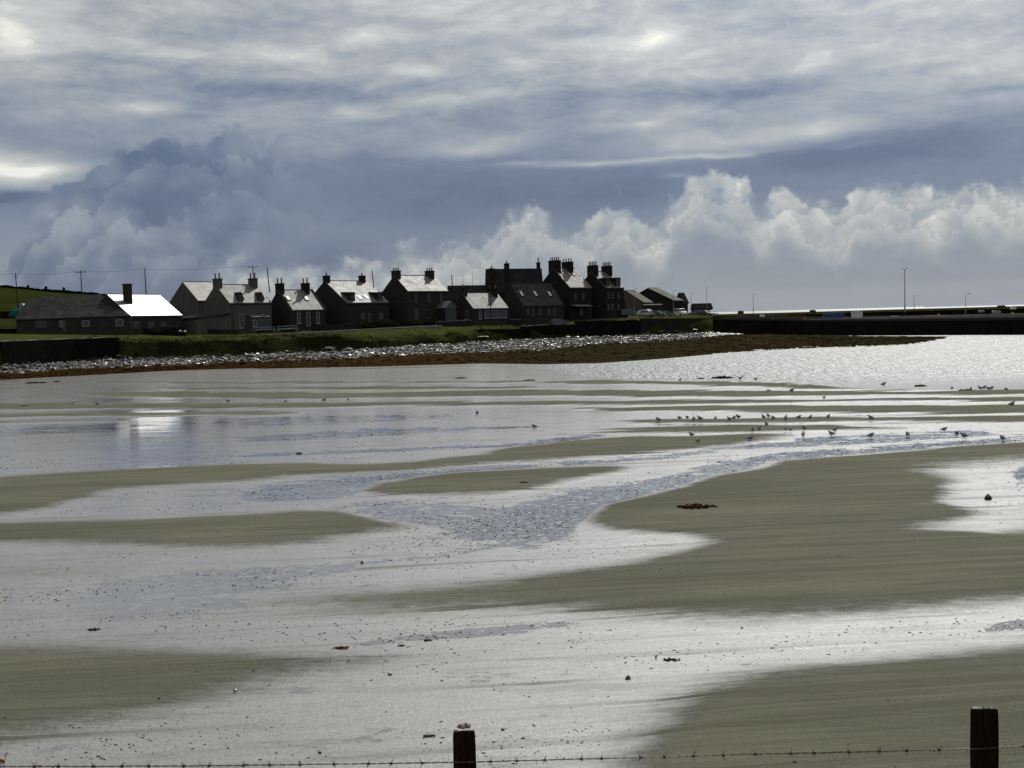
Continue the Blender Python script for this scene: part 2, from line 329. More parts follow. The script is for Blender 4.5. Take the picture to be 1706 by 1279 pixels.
# ---------------------------------------------------------------- the beach
# each bar of damp sand: (x, far edge, near edge) as read off the photograph, then softness far / near, strength
BARS = [
 ([(150,636,638),(500,636,639),(853,635,637.5),(1050,634,640),(1250,637,645),(1380,643,648),(1475,646,647)],1,1.5,.9),
 ([(270,646,647),(350,645.5,650),(600,645,650),(853,644,648),(900,645.5,646.5)],1,1.5,.9),
 ([(130,656,657),(200,654,661),(400,654,664),(600,655,663),(853,650.5,661),(1050,650.7,661.5),(1380,652.6,661),(1706,651,657),(2300,645,652)],1,1.5,1),
 ([(-600,690,698),(0,673.5,681.5),(400,672,680),(853,669.5,676.5),(1050,669.6,675),(1250,668,672),(1380,667,670),(1500,664.5,668),(1706,663.6,669),(2300,655,660)],1.2,1.6,1),
 ([(-300,698,706),(0,690,696),(400,688,692),(500,687,688)],1.2,1.6,.95),([(-200,708,714),(0,702,706),(200,700,702)],1.5,2,.8),
 ([(950,681,682),(1050,680,685),(1200,678,686),(1380,676.5,688),(1706,676,687.5),(2300,668,680)],1.2,1.6,1),
 ([(1030,702.5,703.5),(1100,700.5,706),(1250,699,706),(1380,695.5,704.5),(1706,693.6,704),(2300,684,695)],1.2,1.6,1),
 ([(980,720,721),(1050,717,723),(1200,713,722),(1380,711,719),(1480,713.5,716),(1520,714,715)],1.5,2.5,1),
 ([(-500,850,940),(0,800,860),(100,790,840),(200,784,818),(300,778,812),(400,774,803),(500,772,792),(600,775,786),(700,769.5,781),(842,750,771),(950,734,763),(1053,728,756),(1150,728,747),(1250,724,736),(1320,724,727)],4,9,1),
 ([(608,818,820),(640,810,826),(666,805,829),(737,794,831),(842,787,827),(900,782,816),(994,780,794),(1050,780,784)],3,6,1),
 ([(-400,880,905),(0,874,900),(200,869,905),(300,866,909),(400,862,911),(500,857,905),(560,857,896),(640,873,886),(700,878,881)],6,11,1),
 ([(987,869,873),(994,857,878),(1017,845,882),(1064,833,888),(1134,820,891),(1181,806,898),(1210,794,905),(1300,775,960),(1400,763,990),(1706,740,985),(2300,700,960)],2.5,5,1),
 ([(430,1003,1006),(500,998,1013),(600,988,1014),(700,980,1017),(853,968,1012),(1003,950,1020),(1103,930,1028),(1153,914,1030),(1203,900,1030),(1253,880,1030),(1403,850,1025),(1503,850,1018),(1603,850,1008),(1706,850,995),(2300,800,940)],14,7,1),
 ([(1040,1300,1900),(1053,1279,1900),(1093,1232,1900),(1113,1207,1900),(1143,1178,1900),(1178,1153,1900),(1253,1136,1900),(1353,1122,1900),(1453,1110,1900),(1553,1097,1900),(1706,1080,1900),(2300,1000,1900)],9,20,1),
 ([(-500,1090,1330),(0,1082,1225),(100,1083,1212),(200,1084,1198),(300,1088,1178),(400,1092,1155),(500,1096,1132),(600,1098,1115),(680,1102,1103)],17,34,.95),
 ([(0,948,962),(120,950,960),(230,954,957)],9,9,.45),
 ([(240,617,620),(430,614,619),(700,611,614),(800,609,611)],1,2,.6),
 ([(420,1040,1044),(0,1062,1068),(200,1052,1056)],5,6,.4),
]
WEDGE = [([(1500,789,790),(1530,784,792),(1580,776,815),(1620,771,850),(1660,768,880),(1706,765,893),(2300,740,880)],34,34,1),
 ([(1520,886,887),(1600,874,889),(1706,850,896)],16,8,1), ([(800,892,900),(900,890,955),(1000,884,948),(1064,889,940),(1134,893,922),(1181,901,908),(1215,903,905)],5,14,1),
 ([(1580,916,917),(1706,909,912)],3,4,.6), ([(1600,940,941),(1706,935,938)],3,4,.4), ([(1250,980,981),(1400,975,977),(1600,958,960)],4,5,.22)]
POOLS = [  # (x, y, half height) of standing water
 [(1706,730,7),(1650,738,8),(1500,748,9),(1380,757,9),(1280,766,8),(1200,781,11),(1130,802,13),(1060,819,13),(1000,832,16),(940,860,34),(880,872,38),(800,880,16),(760,890,5)],
 [(400,828,6),(450,822,16),(520,816,20),(580,811,19),(610,800,9),(680,791,6),(750,785,5),(880,775,5),(1000,768,4),(1100,760,4),(1200,752,3)],
 [(150,990,8),(250,978,16),(350,970,20),(450,963,18),(540,953,12),(600,943,6),(700,931,5),(800,915,5),(880,900,5)],
 [(390,732,1),(430,730,3),(490,727,3.5),(600,721,5),(840,713,3.5),(900,710,2)],
 [(380,760,1),(430,757,3),(560,753,4),(800,744,3),(900,736,2),(1000,724,4),(1060,722,2)],
 [(300,705,3),(400,703,9),(600,698,8),(760,694,3)], [(0,719,3),(60,717,6),(180,713,6),(260,711,3)],
 [(600,1075,2),(700,1062,5),(853,1050,5),(960,1040,3)], [(1640,1047,3),(1706,1040,8),(1800,1035,8)], [(1690,790,6),(1706,790,18),(1800,785,20)],
 [(0,1000,20),(200,1015,26),(330,1010,18),(420,1000,5)], [(540,846,4),(620,850,14),(720,858,26),(820,872,28),(900,880,18)], [(1080,707,2),(1200,709.5,2.5),(1340,708,2)], [(1150,746,3),(1300,738,5),(1500,728,5),(1650,721,4)],
]
SEAEDGE = [(860,604),(900,610),(950,622),(1000,629),(1050,632),(1200,634),(1330,639.5),(1400,647),(1480,649),(1706,650),(2600,640)]
def band(xx, yy, b, st, sb, k):
    xs = [q[0] for q in b]
    t = np.interp(xx, xs, [q[1] for q in b]); n = np.interp(xx, xs, [q[2] for q in b])
    m = sstep((yy-t)/(st*1.35)+.5)*sstep((n-yy)/(sb*1.35)+.5)
    ends = sstep((xx-xs[0])/12+.5)*sstep((xs[-1]-xx)/12+.5)
    return m*ends*k
def fields(xx, yy, X, Y):
    dep = yy-HZ(xx)
    sc = np.clip(dep/500, .06, 1.2)
    wx = (fbm(X*.12, Y*.5+9, 4)-.5); wy = (fbm(X*.07+40, Y*.9, 5)-.5)
    y2 = yy+wy*26*sc+wx*10*sc
    dry = np.zeros_like(xx)
    for (b, st, sb, k) in BARS:
        if b[0][0] > b[-1][0]: b = sorted(b)
        dry = np.maximum(dry, band(xx+wx*30, y2, b, st, sb, k))
    for (b, st, sb, k) in WEDGE: dry = dry*(1-band(xx+wx*150, y2, b, st, sb, k))
    pool = np.zeros_like(xx)
    for i, b in enumerate(POOLS):
        b = sorted(b); xs = [q[0] for q in b]; c = np.interp(xx, xs, [q[1] for q in b]); h = np.interp(xx, xs, [q[2] for q in b])
        e = sstep((xx-xs[0])/25+.5)*sstep((xs[-1]-xx)/25+.5)
        pool = np.maximum(pool, sstep((h-abs(y2-c))/(h*.9+1.5)+.45)*e*(.55 if i in (2, 5, 10, 11) else 1))
    ys = np.interp(xx, [q[0] for q in SEAEDGE], [q[1] for q in SEAEDGE])
    sea = sstep((ys-yy)/3)*(xx > 855)
    streak = fbm(X*.10, Y*2.2, 5)
    dry = np.clip(dry*(1-.35*sstep((streak-.55)/.2)*(dep > 60)*(1-.6*dry))+.0, 0, 1)
    h = .014+.10*dry*np.clip(dep/150, .35, 1)-.006*pool+.012*(streak-.5)
    h = np.maximum(h, .004)*(1-sea)-.35*sea
    FILM[0] = 1.1*np.exp(-((xx-250)/105)**4-((yy-722)/66)**4)
    return h, dry, pool*(1-dry), sea
FILM = [None]
def sand_z(x, y):
    g = G(x, y, 0); a = fields(*[np.array([float(q)]) for q in (x, y, g[0], g[1])]); return float(a[0][0])
def grid_obj(name, X, Y, Z, m, attrs=None, smooth=True):
    r, c = X.shape; me = bpy.data.meshes.new(name); n = r*c
    me.vertices.add(n); me.vertices.foreach_set('co', np.stack([X, Y, Z], -1).astype(np.float32).ravel())
    i = np.arange(n).reshape(r, c); q = np.stack([i[:-1, :-1], i[:-1, 1:], i[1:, 1:], i[1:, :-1]], -1).reshape(-1, 4)
    me.loops.add(q.size); me.polygons.add(len(q)); me.loops.foreach_set('vertex_index', q.astype(np.int32).ravel())
    me.polygons.foreach_set('loop_start', (np.arange(len(q))*4).astype(np.int32)); me.polygons.foreach_set('loop_total', np.full(len(q), 4, np.int32))
    me.update(calc_edges=True)
    if smooth: me.polygons.foreach_set('use_smooth', np.ones(len(q), bool))
    for k, v in (attrs or {}).items():
        a = me.attributes.new(k, 'FLOAT', 'POINT'); a.data.foreach_set('value', v.astype(np.float32).ravel())
    if me.polygons[0].normal.z < 0: me.flip_normals()
    me.materials.append(m); o = bpy.data.objects.new(name, me); C.objects.link(o); return o
def attr(K, n):
    o = K.n('ShaderNodeAttribute'); o.attribute_name = n; return o.outputs['Fac']
def sand_fn(K, b):
    p = wpos(K); dry = attr(K, 'dry'); pool = attr(K, 'pool'); film = attr(K, 'film')
    s_ = K.n('ShaderNodeSeparateXYZ'); K.put(s_.inputs[0], p)
    fine = K.noise(p, 16, 5, .75); mid = K.noise(K.vm('MULTIPLY', p, (.6, 1.6, 1)), 1.0, 6, .7)
    rip = K.noise(K.vm('MULTIPLY', p, (1.6, 7.5, 1)), 1.0, 5, .7); grn = K.noise(K.vm('MULTIPLY', p, (1.0, 1.7, 1)), 1.5, 7, .78)
    stk = K.noise(K.vm('MULTIPLY', p, (.16, 1.3, 1)), 1.0, 5, .6); far = K.noise(K.vm('MULTIPLY', p, (.022, .33, 1)), 1.0, 5, .62)
    blot = K.noise(K.vm('MULTIPLY', p, (.5, .8, 1)), 1.0, 6, .75)
    farw = K.mapr(s_.outputs[1], 30, 55); tn_ = K.noise(K.vm('MULTIPLY', p, (.07, .16, 1)), 1.0, 4, .6)
    pm = K.m('ADD', pool, K.m('MULTIPLY', K.m('SUBTRACT', grn, .5), 1.7))
    pm = K.m('ADD', pm, K.m('MULTIPLY', K.mapr(K.m('ADD', K.m('MULTIPLY', blot, .5), K.m('MULTIPLY', K.mix(farw, mid, far), .5)), .50, .62), .48))
    flk = K.mapr(K.noise(K.vm('MULTIPLY', p, (1.0, 1.5, 1)), 3.2, 3, .6), .57, .62)
    flk2 = K.mapr(K.noise(K.vm('MULTIPLY', p, (.35, .8, 1)), 1.2, 4, .65), .54, .59)
    pm = K.m('SUBTRACT', pm, K.m('MULTIPLY', K.mix(farw, flk, K.m('MAXIMUM', flk, flk2)), 1.1))
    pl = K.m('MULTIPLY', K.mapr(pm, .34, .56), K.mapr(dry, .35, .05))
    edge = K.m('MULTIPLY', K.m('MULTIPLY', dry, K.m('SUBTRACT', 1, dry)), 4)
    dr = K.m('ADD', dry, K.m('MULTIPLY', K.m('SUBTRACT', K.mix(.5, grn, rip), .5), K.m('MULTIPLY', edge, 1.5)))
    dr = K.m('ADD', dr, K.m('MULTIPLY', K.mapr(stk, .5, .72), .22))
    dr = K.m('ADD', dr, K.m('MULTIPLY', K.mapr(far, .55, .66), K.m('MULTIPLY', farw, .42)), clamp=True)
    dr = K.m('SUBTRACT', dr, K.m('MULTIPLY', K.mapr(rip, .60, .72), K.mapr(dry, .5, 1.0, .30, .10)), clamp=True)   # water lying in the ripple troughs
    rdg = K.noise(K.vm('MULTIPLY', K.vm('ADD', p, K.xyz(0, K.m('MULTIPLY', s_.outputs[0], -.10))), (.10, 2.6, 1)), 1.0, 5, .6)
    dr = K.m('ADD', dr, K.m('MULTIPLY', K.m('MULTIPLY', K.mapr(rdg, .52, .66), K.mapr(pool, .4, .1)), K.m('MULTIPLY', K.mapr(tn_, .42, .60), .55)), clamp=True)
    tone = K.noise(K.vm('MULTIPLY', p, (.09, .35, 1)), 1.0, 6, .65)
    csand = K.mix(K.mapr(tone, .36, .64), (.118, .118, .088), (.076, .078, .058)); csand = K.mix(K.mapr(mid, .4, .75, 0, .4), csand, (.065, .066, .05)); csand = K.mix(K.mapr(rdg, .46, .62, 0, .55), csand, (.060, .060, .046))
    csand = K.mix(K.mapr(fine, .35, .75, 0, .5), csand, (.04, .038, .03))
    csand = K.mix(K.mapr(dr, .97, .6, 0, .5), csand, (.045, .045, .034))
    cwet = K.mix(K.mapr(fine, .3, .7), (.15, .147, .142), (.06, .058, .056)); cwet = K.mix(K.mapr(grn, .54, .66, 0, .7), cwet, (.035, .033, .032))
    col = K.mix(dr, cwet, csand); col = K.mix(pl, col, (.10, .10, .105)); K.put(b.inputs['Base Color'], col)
    lo = K.m('MULTIPLY_ADD', film, -.16, .32); hi = K.m('MULTIPLY_ADD', film, -.30, .52)
    wetr = K.m('ADD', K.mapr(K.m('ADD', K.m('MULTIPLY', mid, .5), K.m('MULTIPLY', blot, .5)), .40, .60, lo, hi), K.m('MULTIPLY', K.m('SUBTRACT', K.mix(.5, rip, fine), .5), K.m('MULTIPLY_ADD', film, -.35, .5)))
    r1 = K.m('ADD', K.m('MULTIPLY', wetr, K.m('SUBTRACT', 1, dr)), K.m('MULTIPLY', dr, .9))
    r1 = K.m('ADD', K.m('MULTIPLY', r1, K.m('SUBTRACT', 1, pl)), K.m('MULTIPLY', pl, .07)); r1 = K.m('MAXIMUM', r1, .05); K.put(b.inputs['Roughness'], r1)
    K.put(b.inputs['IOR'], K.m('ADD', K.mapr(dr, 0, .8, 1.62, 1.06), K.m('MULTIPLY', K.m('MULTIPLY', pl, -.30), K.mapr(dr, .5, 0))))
    K.put(b.inputs['Coat Weight'], K.m('MULTIPLY', K.mapr(dr, .0, .75, 1.0, 0.0), K.m('MULTIPLY_ADD', film, .2, .8))); K.put(b.inputs['Coat Roughness'], K.m('MULTIPLY_ADD', film, -.05, .12)); b.inputs['Coat IOR'].default_value = 1.38
    h = K.m('ADD', K.m('MULTIPLY', fine, .45), K.m('MULTIPLY', rip, .55)); h = K.m('ADD', h, K.m('MULTIPLY', K.m('MULTIPLY', rdg, 1.6), dr)); calm = K.m('MULTIPLY', K.m('SUBTRACT', 1.0, K.m('MULTIPLY', pl, .96)), K.m('MULTIPLY_ADD', film, -.86, 1.0))
    bm_ = bump(K, b, h, .035); K.put(bm_.inputs['Strength'], calm)
    bc = K.n('ShaderNodeBump'); bc.inputs['Distance'].default_value = .008; K.put(bc.inputs['Strength'], K.m('MULTIPLY', calm, .6)); K.put(bc.inputs['Height'], h); K.put(b.inputs['Coat Normal'], bc.outputs[0])
msand = mat('tidal sand', (.12, .12, .09), .6, sand_fn)
xs = np.concatenate([np.linspace(-1500, -60, 90), np.arange(-57, 1763, 2.4), np.linspace(1766, 3200, 90)])
ds_ = np.concatenate([np.linspace(34, 60, 16), np.arange(61, 240, 1.0), np.arange(241, 820, 1.7), np.linspace(824, 1350, 90)])
xx, dd = np.meshgrid(xs, ds_); yy = HZ(xx)+dd
v = fw[None, None]*F+rt[None, None]*(xx-CX)[..., None]-up[None, None]*(yy-CY)[..., None]
t = -CAMZ/v[..., 2]; X = v[..., 0]*t; Y = v[..., 1]*t
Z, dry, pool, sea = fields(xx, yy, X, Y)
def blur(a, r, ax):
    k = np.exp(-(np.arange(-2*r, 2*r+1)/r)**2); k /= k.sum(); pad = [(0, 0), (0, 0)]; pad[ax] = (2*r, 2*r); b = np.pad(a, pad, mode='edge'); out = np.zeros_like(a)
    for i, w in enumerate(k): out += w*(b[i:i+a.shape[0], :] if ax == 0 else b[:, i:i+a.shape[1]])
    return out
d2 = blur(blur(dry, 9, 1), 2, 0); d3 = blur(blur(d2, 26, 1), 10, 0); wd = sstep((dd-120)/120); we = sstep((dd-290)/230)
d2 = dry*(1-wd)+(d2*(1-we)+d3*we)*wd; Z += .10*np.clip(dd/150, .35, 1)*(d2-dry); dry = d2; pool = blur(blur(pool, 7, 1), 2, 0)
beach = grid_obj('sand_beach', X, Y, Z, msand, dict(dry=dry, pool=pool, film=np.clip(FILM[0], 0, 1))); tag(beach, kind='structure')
# lugworm casts, shells and pebbles lying on the wet sand
cast = MB(); rnd = random.Random(5); NC = 200000
cxs = _rs.uniform(-80, 1790, NC); cdep = 85*np.exp(_rs.rand(NC)*math.log(800/85)); cys = HZ(cxs)+cdep
v = fw[None]*F+rt[None]*(cxs-CX)[:, None]-up[None]*(cys-CY)[:, None]; t = -CAMZ/v[:, 2]; gX = v[:, 0]*t; gY = v[:, 1]*t
fz, fd, fp, fs = fields(cxs, cys, gX, gY)
inten = ((1-fd)*(.22+.8*fp+1.5*np.exp(-((cxs-760)/150)**2-((cys-880)/50)**2))+.02)*np.clip((fbm(gX*.45, gY*.9, 4)-.38)*4, .03, 1)*(fs < .1)
for i_ in np.nonzero(_rs.rand(NC) < inten*.8)[0]:
    s = rnd.choice([.004, .005, .006, .007, .009, .012, .018])*(1+.55*min(1, max(0, gY[i_]-28)/20))
    cast.lump((gX[i_], gY[i_], fz[i_]+s*.25), (s*rnd.uniform(.8, 2.2), s*rnd.uniform(.7, 1.3), s*rnd.uniform(.35, .8)), rnd.randrange(9999), rot=rnd.uniform(-.5, .5))
o = cast.build('shells_and_worm_casts', mat('shell litter', (.06, .05, .04), .6, rough_stone((.05,.038,.028), (.02,.02,.018), 3, .002, False, .6, .9)))
tag(o, 'tiny shells, pebbles and worm casts strewn over the wet sand', 'shell litter', kind='stuff')

# ---------------------------------------------------------------- sea
def sea_fn(K, b):
    p = wpos(K); b.inputs['IOR'].default_value = 1.45
    a = K.noise(K.vm('MULTIPLY', p, (.9, 1.6, 1)), 1.0, 4, .6); c = K.noise(K.vm('MULTIPLY', p, (.12, .22, 1)), 1.0, 4, .55)
    gl = K.noise(K.vm('MULTIPLY', p, (.035, .07, 1)), 1.0, 3, .5)
    h = K.m('ADD', K.m('MULTIPLY', a, .5), K.m('MULTIPLY', c, 1.2))
    s_ = K.n('ShaderNodeSeparateXYZ'); K.put(s_.inputs[0], p)
    d_ = K.vm('LENGTH', K.vm('MULTIPLY', p, (1, 1, 0)))
    calm = K.m('MULTIPLY', K.mapr(s_.outputs[1], 86, 112), K.mapr(s_.outputs[0], -20, 25))   # smooth by the sheltered sand edge
    w1 = K.noise(K.vm('MULTIPLY', p, (1.5, .42, 1)), 1.0, 3, .6); w2 = K.noise(K.vm('MULTIPLY', p, (.35, .12, 1)), 1.0, 4, .65)
    h = K.m('ADD', h, K.m('ADD', K.m('MULTIPLY', w1, 2.2), K.m('MULTIPLY', w2, 2.0))); bb = bump(K, b, h, .30); K.put(bb.inputs['Strength'], K.mapr(calm, 0, 1, .12, .95))
    K.put(b.inputs['Roughness'], K.mapr(K.m('MULTIPLY', calm, K.mapr(gl, .3, .7, .8, 1)), 0, 1, .30, .40))
msea = mat('sea water', (.03, .04, .045), .3, sea_fn)
sx = np.concatenate([-np.geomspace(60000, 60, 30), np.linspace(-50, 50, 11), np.geomspace(60, 60000, 30)]); sy = np.concatenate([np.linspace(30, 400, 20), np.geomspace(450, 70000, 40)])
XX, YY = np.meshgrid(sx, sy); sea_o = grid_obj('sea', XX, YY, XX*0, msea); tag(sea_o, kind='structure')
# far headland, low on the horizon to the right, haze painted into its blue-grey
def hill_fn(c1, c2, sc):
    def f(K, b):
        p = wpos(K); n = K.noise(p, sc, 6, .6); K.put(b.inputs['Base Color'], K.mix(K.mapr(n, .35, .65), c1, c2))
    return f
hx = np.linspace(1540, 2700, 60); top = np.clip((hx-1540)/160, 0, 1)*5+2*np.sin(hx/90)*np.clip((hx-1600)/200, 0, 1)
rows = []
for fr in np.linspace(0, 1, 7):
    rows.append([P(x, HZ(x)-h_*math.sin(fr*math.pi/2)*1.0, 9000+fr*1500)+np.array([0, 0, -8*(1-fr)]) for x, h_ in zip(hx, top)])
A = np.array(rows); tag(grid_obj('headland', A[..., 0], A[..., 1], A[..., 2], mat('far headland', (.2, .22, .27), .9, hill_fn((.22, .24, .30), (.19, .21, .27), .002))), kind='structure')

# ---------------------------------------------------------------- shore and village ground
ST = [ # x : sand edge, weed top, stone top, (bank or wall top y, D), (ground at houses y, D)
 (-600,655,648,640,(592,120),(574,160)), (-200,640,632,619,(574,140),(560,180)), (0,632,623,611,(569,153.5),(554,190)), (100,627,617,603,(565.5,172),(552.5,198)), (190,622,613,597.5,(563,183),(552.5,204)),
 (300,616.5,609,596,(564,196),(552,212)), (400,614,603,592,(562,204),(552,216)), (500,613,600,586,(559,211),(549.5,221)), (600,611,595,583,(556,216),(543.5,228)),
 (700,608,590,575,(552.5,222),(536.5,236)), (800,605,587,569.5,(549,234),(534.5,250)), (900,606,583,563.5,(542,254),(531.5,262)), (1000,604,573,559.5,(535.5,263),(527,282)),
 (1100,597,568,556.5,(533.5,265),(526,290)), (1190,589,563,552.5,(532.5,279),(526,312))]
def shore_pts(x):
    xs_ = [q[0] for q in ST]; i = lambda f: float(np.interp(x, xs_, [f(q) for q in ST]))
    pts = [G(x, i(lambda q: q[1])+4, -.12), G(x, i(lambda q: q[1]), .03), G(x, i(lambda q: q[2]), .65), G(x, i(lambda q: q[3]), 1.6)]
    d3 = i(lambda q: q[4][1]); p3 = P(x, i(lambda q: q[4][0]), max(d3, pts[3][1]+1.2)); d4 = i(lambda q: q[5][1]); p4 = P(x, i(lambda q: q[5][0]), max(d4, p3[1]+6))
    k_ = float(np.interp(x, [-600, 190, 560, 600, 860], [.84, .84, .74, .34, .30])); yb_ = i(lambda q: q[3]); p3b = P(x, yb_-(yb_-i(lambda q: q[4][0]))*k_, min(pts[3][1]+1.9*(.4+k_*.6), p3[1]-.5))
    return pts+[p3b, p3, p4, p4+np.array([p4[0]*.08, 22, .3]), p4+np.array([p4[0]*.5, 160, .2])]
cols = np.concatenate([np.linspace(-600, -30, 60), np.arange(-20, 1188, 2.5)])
NR = [3, 12, 12, 12, 16, 14, 10, 12]; RV = [0, 1, 2, 3, 3.5, 4, 5, 6, 7]
gx = []
for x in cols:
    p = shore_pts(x); col = []
    for a in range(len(p)-1):
        for t_ in np.linspace(0, 1, NR[a], endpoint=False): col.append(list(p[a]*(1-t_)+p[a+1]*t_)+[RV[a]+(RV[a+1]-RV[a])*t_])
    col.append(list(p[-1])+[len(p)-1]); gx.append(col)
A = np.array(gx).transpose(1, 0, 2); X, Y, Z, R = A[..., 0].copy(), A[..., 1].copy(), A[..., 2].copy(), A[..., 3].copy()
env = sstep((R-1)/.6)*(1-.75*sstep((R-3.9)/.4))
Z += (fbm(X*.35, Y*.35, 5)-.5)*.5*env + (fbm(X*1.3, Y*1.3, 3)-.5)*.3*env*(R < 3.8)
lump = sstep((fbm(X*.11+3, Y*.16, 4)-.47)/.18)*((R > 3.1) & (R < 4.3))*sstep((X+75)/10)*sstep((20-X)/10); Z += lump*.55*np.sin(np.clip((R-3.1)/1.2, 0, 1)*math.pi)
def ground_fn(K, b):
    p = wpos(K); r = attr(K, 'row'); n = K.noise(p, .45, 6, .65); n2 = K.noise(p, 2.2, 5, .65); n3 = K.noise(p, .12, 4, .6)
    rr = K.m('ADD', r, K.m('MULTIPLY', K.m('SUBTRACT', n, .5), .45))
    weed = K.mix(K.mapr(n2, .4, .62), (.022, .014, .007), (.052, .024, .009)); weed = K.mix(K.mapr(n, .42, .6), weed, (.020, .020, .009))
    weedr = K.mix(K.mapr(n2, .4, .6), (.014, .012, .006), (.024, .020, .009))
    s_ = K.n('ShaderNodeSeparateXYZ'); K.put(s_.inputs[0], p)
    weed = K.mix(K.mapr(s_.outputs[0], -12, 18), weed, weedr)
    rock = K.mix(K.mapr(n2, .4, .6), (.012, .011, .010), (.035, .034, .031))
    bank = K.mix(K.mapr(n2, .35, .65), (.007, .007, .004), (.013, .014, .006)); bank = K.mix(K.mapr(n3, .48, .62), bank, (.024, .027, .008))
    lawn = K.mix(K.mapr(n, .35, .65), (.028, .032, .010), (.042, .046, .013)); lawn = K.mix(K.mapr(n2, .5, .8, 0, .6), lawn, (.034, .036, .010))
    c = K.mix(K.mapr(rr, 1.95, 2.1), weed, rock); c = K.mix(K.mapr(rr, 2.95, 3.1), c, bank); c = K.mix(K.mapr(K.m('ADD', r, K.m('MULTIPLY', K.m('SUBTRACT', n, .5), .9)), 3.55, 3.95), c, lawn)
    K.put(b.inputs['Base Color'], c); bump(K, b, n2, .12); K.put(b.inputs['Roughness'], K.mapr(rr, 1.9, 2.2, .65, .8)); b.inputs['Specular IOR Level'].default_value = .0
g_o = grid_obj('ground', X, Y, Z, mat('shore and grass ground', (.05, .05, .02), .8, ground_fn), dict(row=R)); tag(g_o, kind='structure')
GR = (cols, X, Y, Z, R)
def shore_at(x, r):           # world point of the ground at photograph column x and feature row r
    j = int(np.argmin(abs(cols-x))); i = int(np.argmin(abs(R[:, j]-r))); return np.array([X[i, j], Y[i, j], Z[i, j]])
# stuff along the shore
def scatter(name, n, x0, x1, ra, rb, size, m, label, cat, flat=.6, seed=1, wfun=None, tuft=False):
    rnd = random.Random(seed); mb = MB()
    for i in range(n):
        x = rnd.uniform(x0, x1); r = rnd.uniform(ra, rb)
        if wfun and rnd.random() > wfun(x, r): continue
        q = shore_at(x, r); s = size*rnd.uniform(.3, .9)*(2.1 if rnd.random() < .05 else 1); q = q+np.array([rnd.uniform(-.3, .3), rnd.uniform(-.4, .4), 0])
        if tuft:
            for j in range(7):
                a = rnd.random()*6.28; b_ = (q[0]+math.cos(a)*s*.35, q[1]+math.sin(a)*s*.35); tp = (q[0]+math.cos(a)*s*rnd.uniform(.6, 1.2), q[1]+math.sin(a)*s*rnd.uniform(.6, 1.2), q[2]+s*rnd.uniform(.7, 1.2)); w_ = s*.16
                mb.add([(b_[0]-w_, b_[1], q[2]-.1), (b_[0]+w_, b_[1], q[2]-.1), tp], [(0, 1, 2)])
        else: mb.lump((q[0], q[1], q[2]+s*flat*.15), (s*rnd.uniform(.7, 1.3), s*rnd.uniform(.6, 1.1), s*flat*rnd.uniform(.6, 1.2)), rnd.randrange(99999), .5)
    o = mb.build(name, m); return tag(o, label, cat, kind='stuff')
def wetrock(K, b):
    p = wpos(K); n = K.noise(p, 1.5, 4, .6); n2 = K.noise(p, 8, 3, .6)
    K.put(b.inputs['Base Color'], K.mix(K.mapr(n, .35, .65), (.014, .013, .012), (.065, .063, .060))); K.put(b.inputs['Roughness'], K.mapr(n, .38, .58, .30, .75)); bump(K, b, n2, .02)
mrock = mat('wet shingle', (.12, .12, .11), .4, wetrock, ior=1.6)
def rockw(x, r): return (.25+1.5*float(fbm(np.array([x*.045]), np.array([r*3.0]), 4)[0]))*(.95 if 560 < x < 1010 or x < 330 else (.45 if x < 560 else .8))
scatter('shingle', 9000, -40, 1186, 1.98, 3.05, .36, mrock, 'band of wet shingle and broken stone glinting along the shore', 'shingle', .5, 2, rockw)
def weedm(K, b):
    p = wpos(K); n = K.noise(p, .8, 5, .6)
    s_ = K.n('ShaderNodeSeparateXYZ'); K.put(s_.inputs[0], p)
    c = K.mix(K.mapr(n, .35, .6), (.018, .012, .006), (.048, .022, .008)); K.put(b.inputs['Base Color'], K.mix(K.mapr(s_.outputs[0], -22, 8), c, K.mix(K.mapr(n, .4, .6), (.014, .013, .006), (.027, .021, .009))))
scatter('seaweed', 6500, -40, 1186, 1.03, 2.1, .34, mat('rockweed', (.08, .04, .015), .8, weedm), 'orange brown seaweed heaped along the foot of the shore', 'seaweed', .45, 3)
scatter('bank_grass', 5200, 150, 1000, 3.1, 4.2, .26, mat('rough grass', (.04, .045, .012), .8, hill_fn((.010, .012, .005), (.026, .030, .008), .4)), 'rough tufted grass on the bank below the houses', 'grass', tuft=True, seed=4, wfun=lambda x, r: 0.3 if r > 3.8 else 1)
# low weedy shelf in front of the quay
cols2 = np.arange(1172, 1620, 2.5); B = []
for x in cols2:
    y0 = float(np.interp(x, [1172, 1235, 1320, 1430, 1510, 1560, 1620], [590.5, 586, 580.5, 577, 573, 566, 561])); y1 = float(np.interp(x, [1172, 1240, 1290, 1450, 1560, 1620], [553, 557, 557.5, 560, 560.5, 560.2])); z1 = float(np.interp(x, [1172, 1240, 1300, 1520, 1600], [1.45, .7, .3, .12, -.02]))
    a = G(x, y0+3, -.12); e = G(x, y1, z1)+np.array([0, 3, 0])
    B.append([a*(1-t_)+e*t_+np.array([0, 0, .35*math.sin(t_*math.pi)*min(1, (1600-x)/120 if x < 1600 else 0)]) for t_ in np.linspace(0, 1, 22)])
A = np.array(B).transpose(1, 0, 2); SHELF = A; Xs, Ys, Zs = A[..., 0], A[..., 1], A[..., 2]+(fbm(A[..., 0]*.5, A[..., 1]*.35, 5)-.5)*.8*np.clip((1620-cols2)/200, 0, 1)[None, :]*np.linspace(0, 1, 22)[:, None]**.4
o = grid_obj('weedy_foreshore', Xs, Ys, Zs, mat('dark foreshore', (.04, .035, .02), .75, hill_fn((.004, .004, .003), (.030, .023, .010), .35))); tag(o, kind='structure')

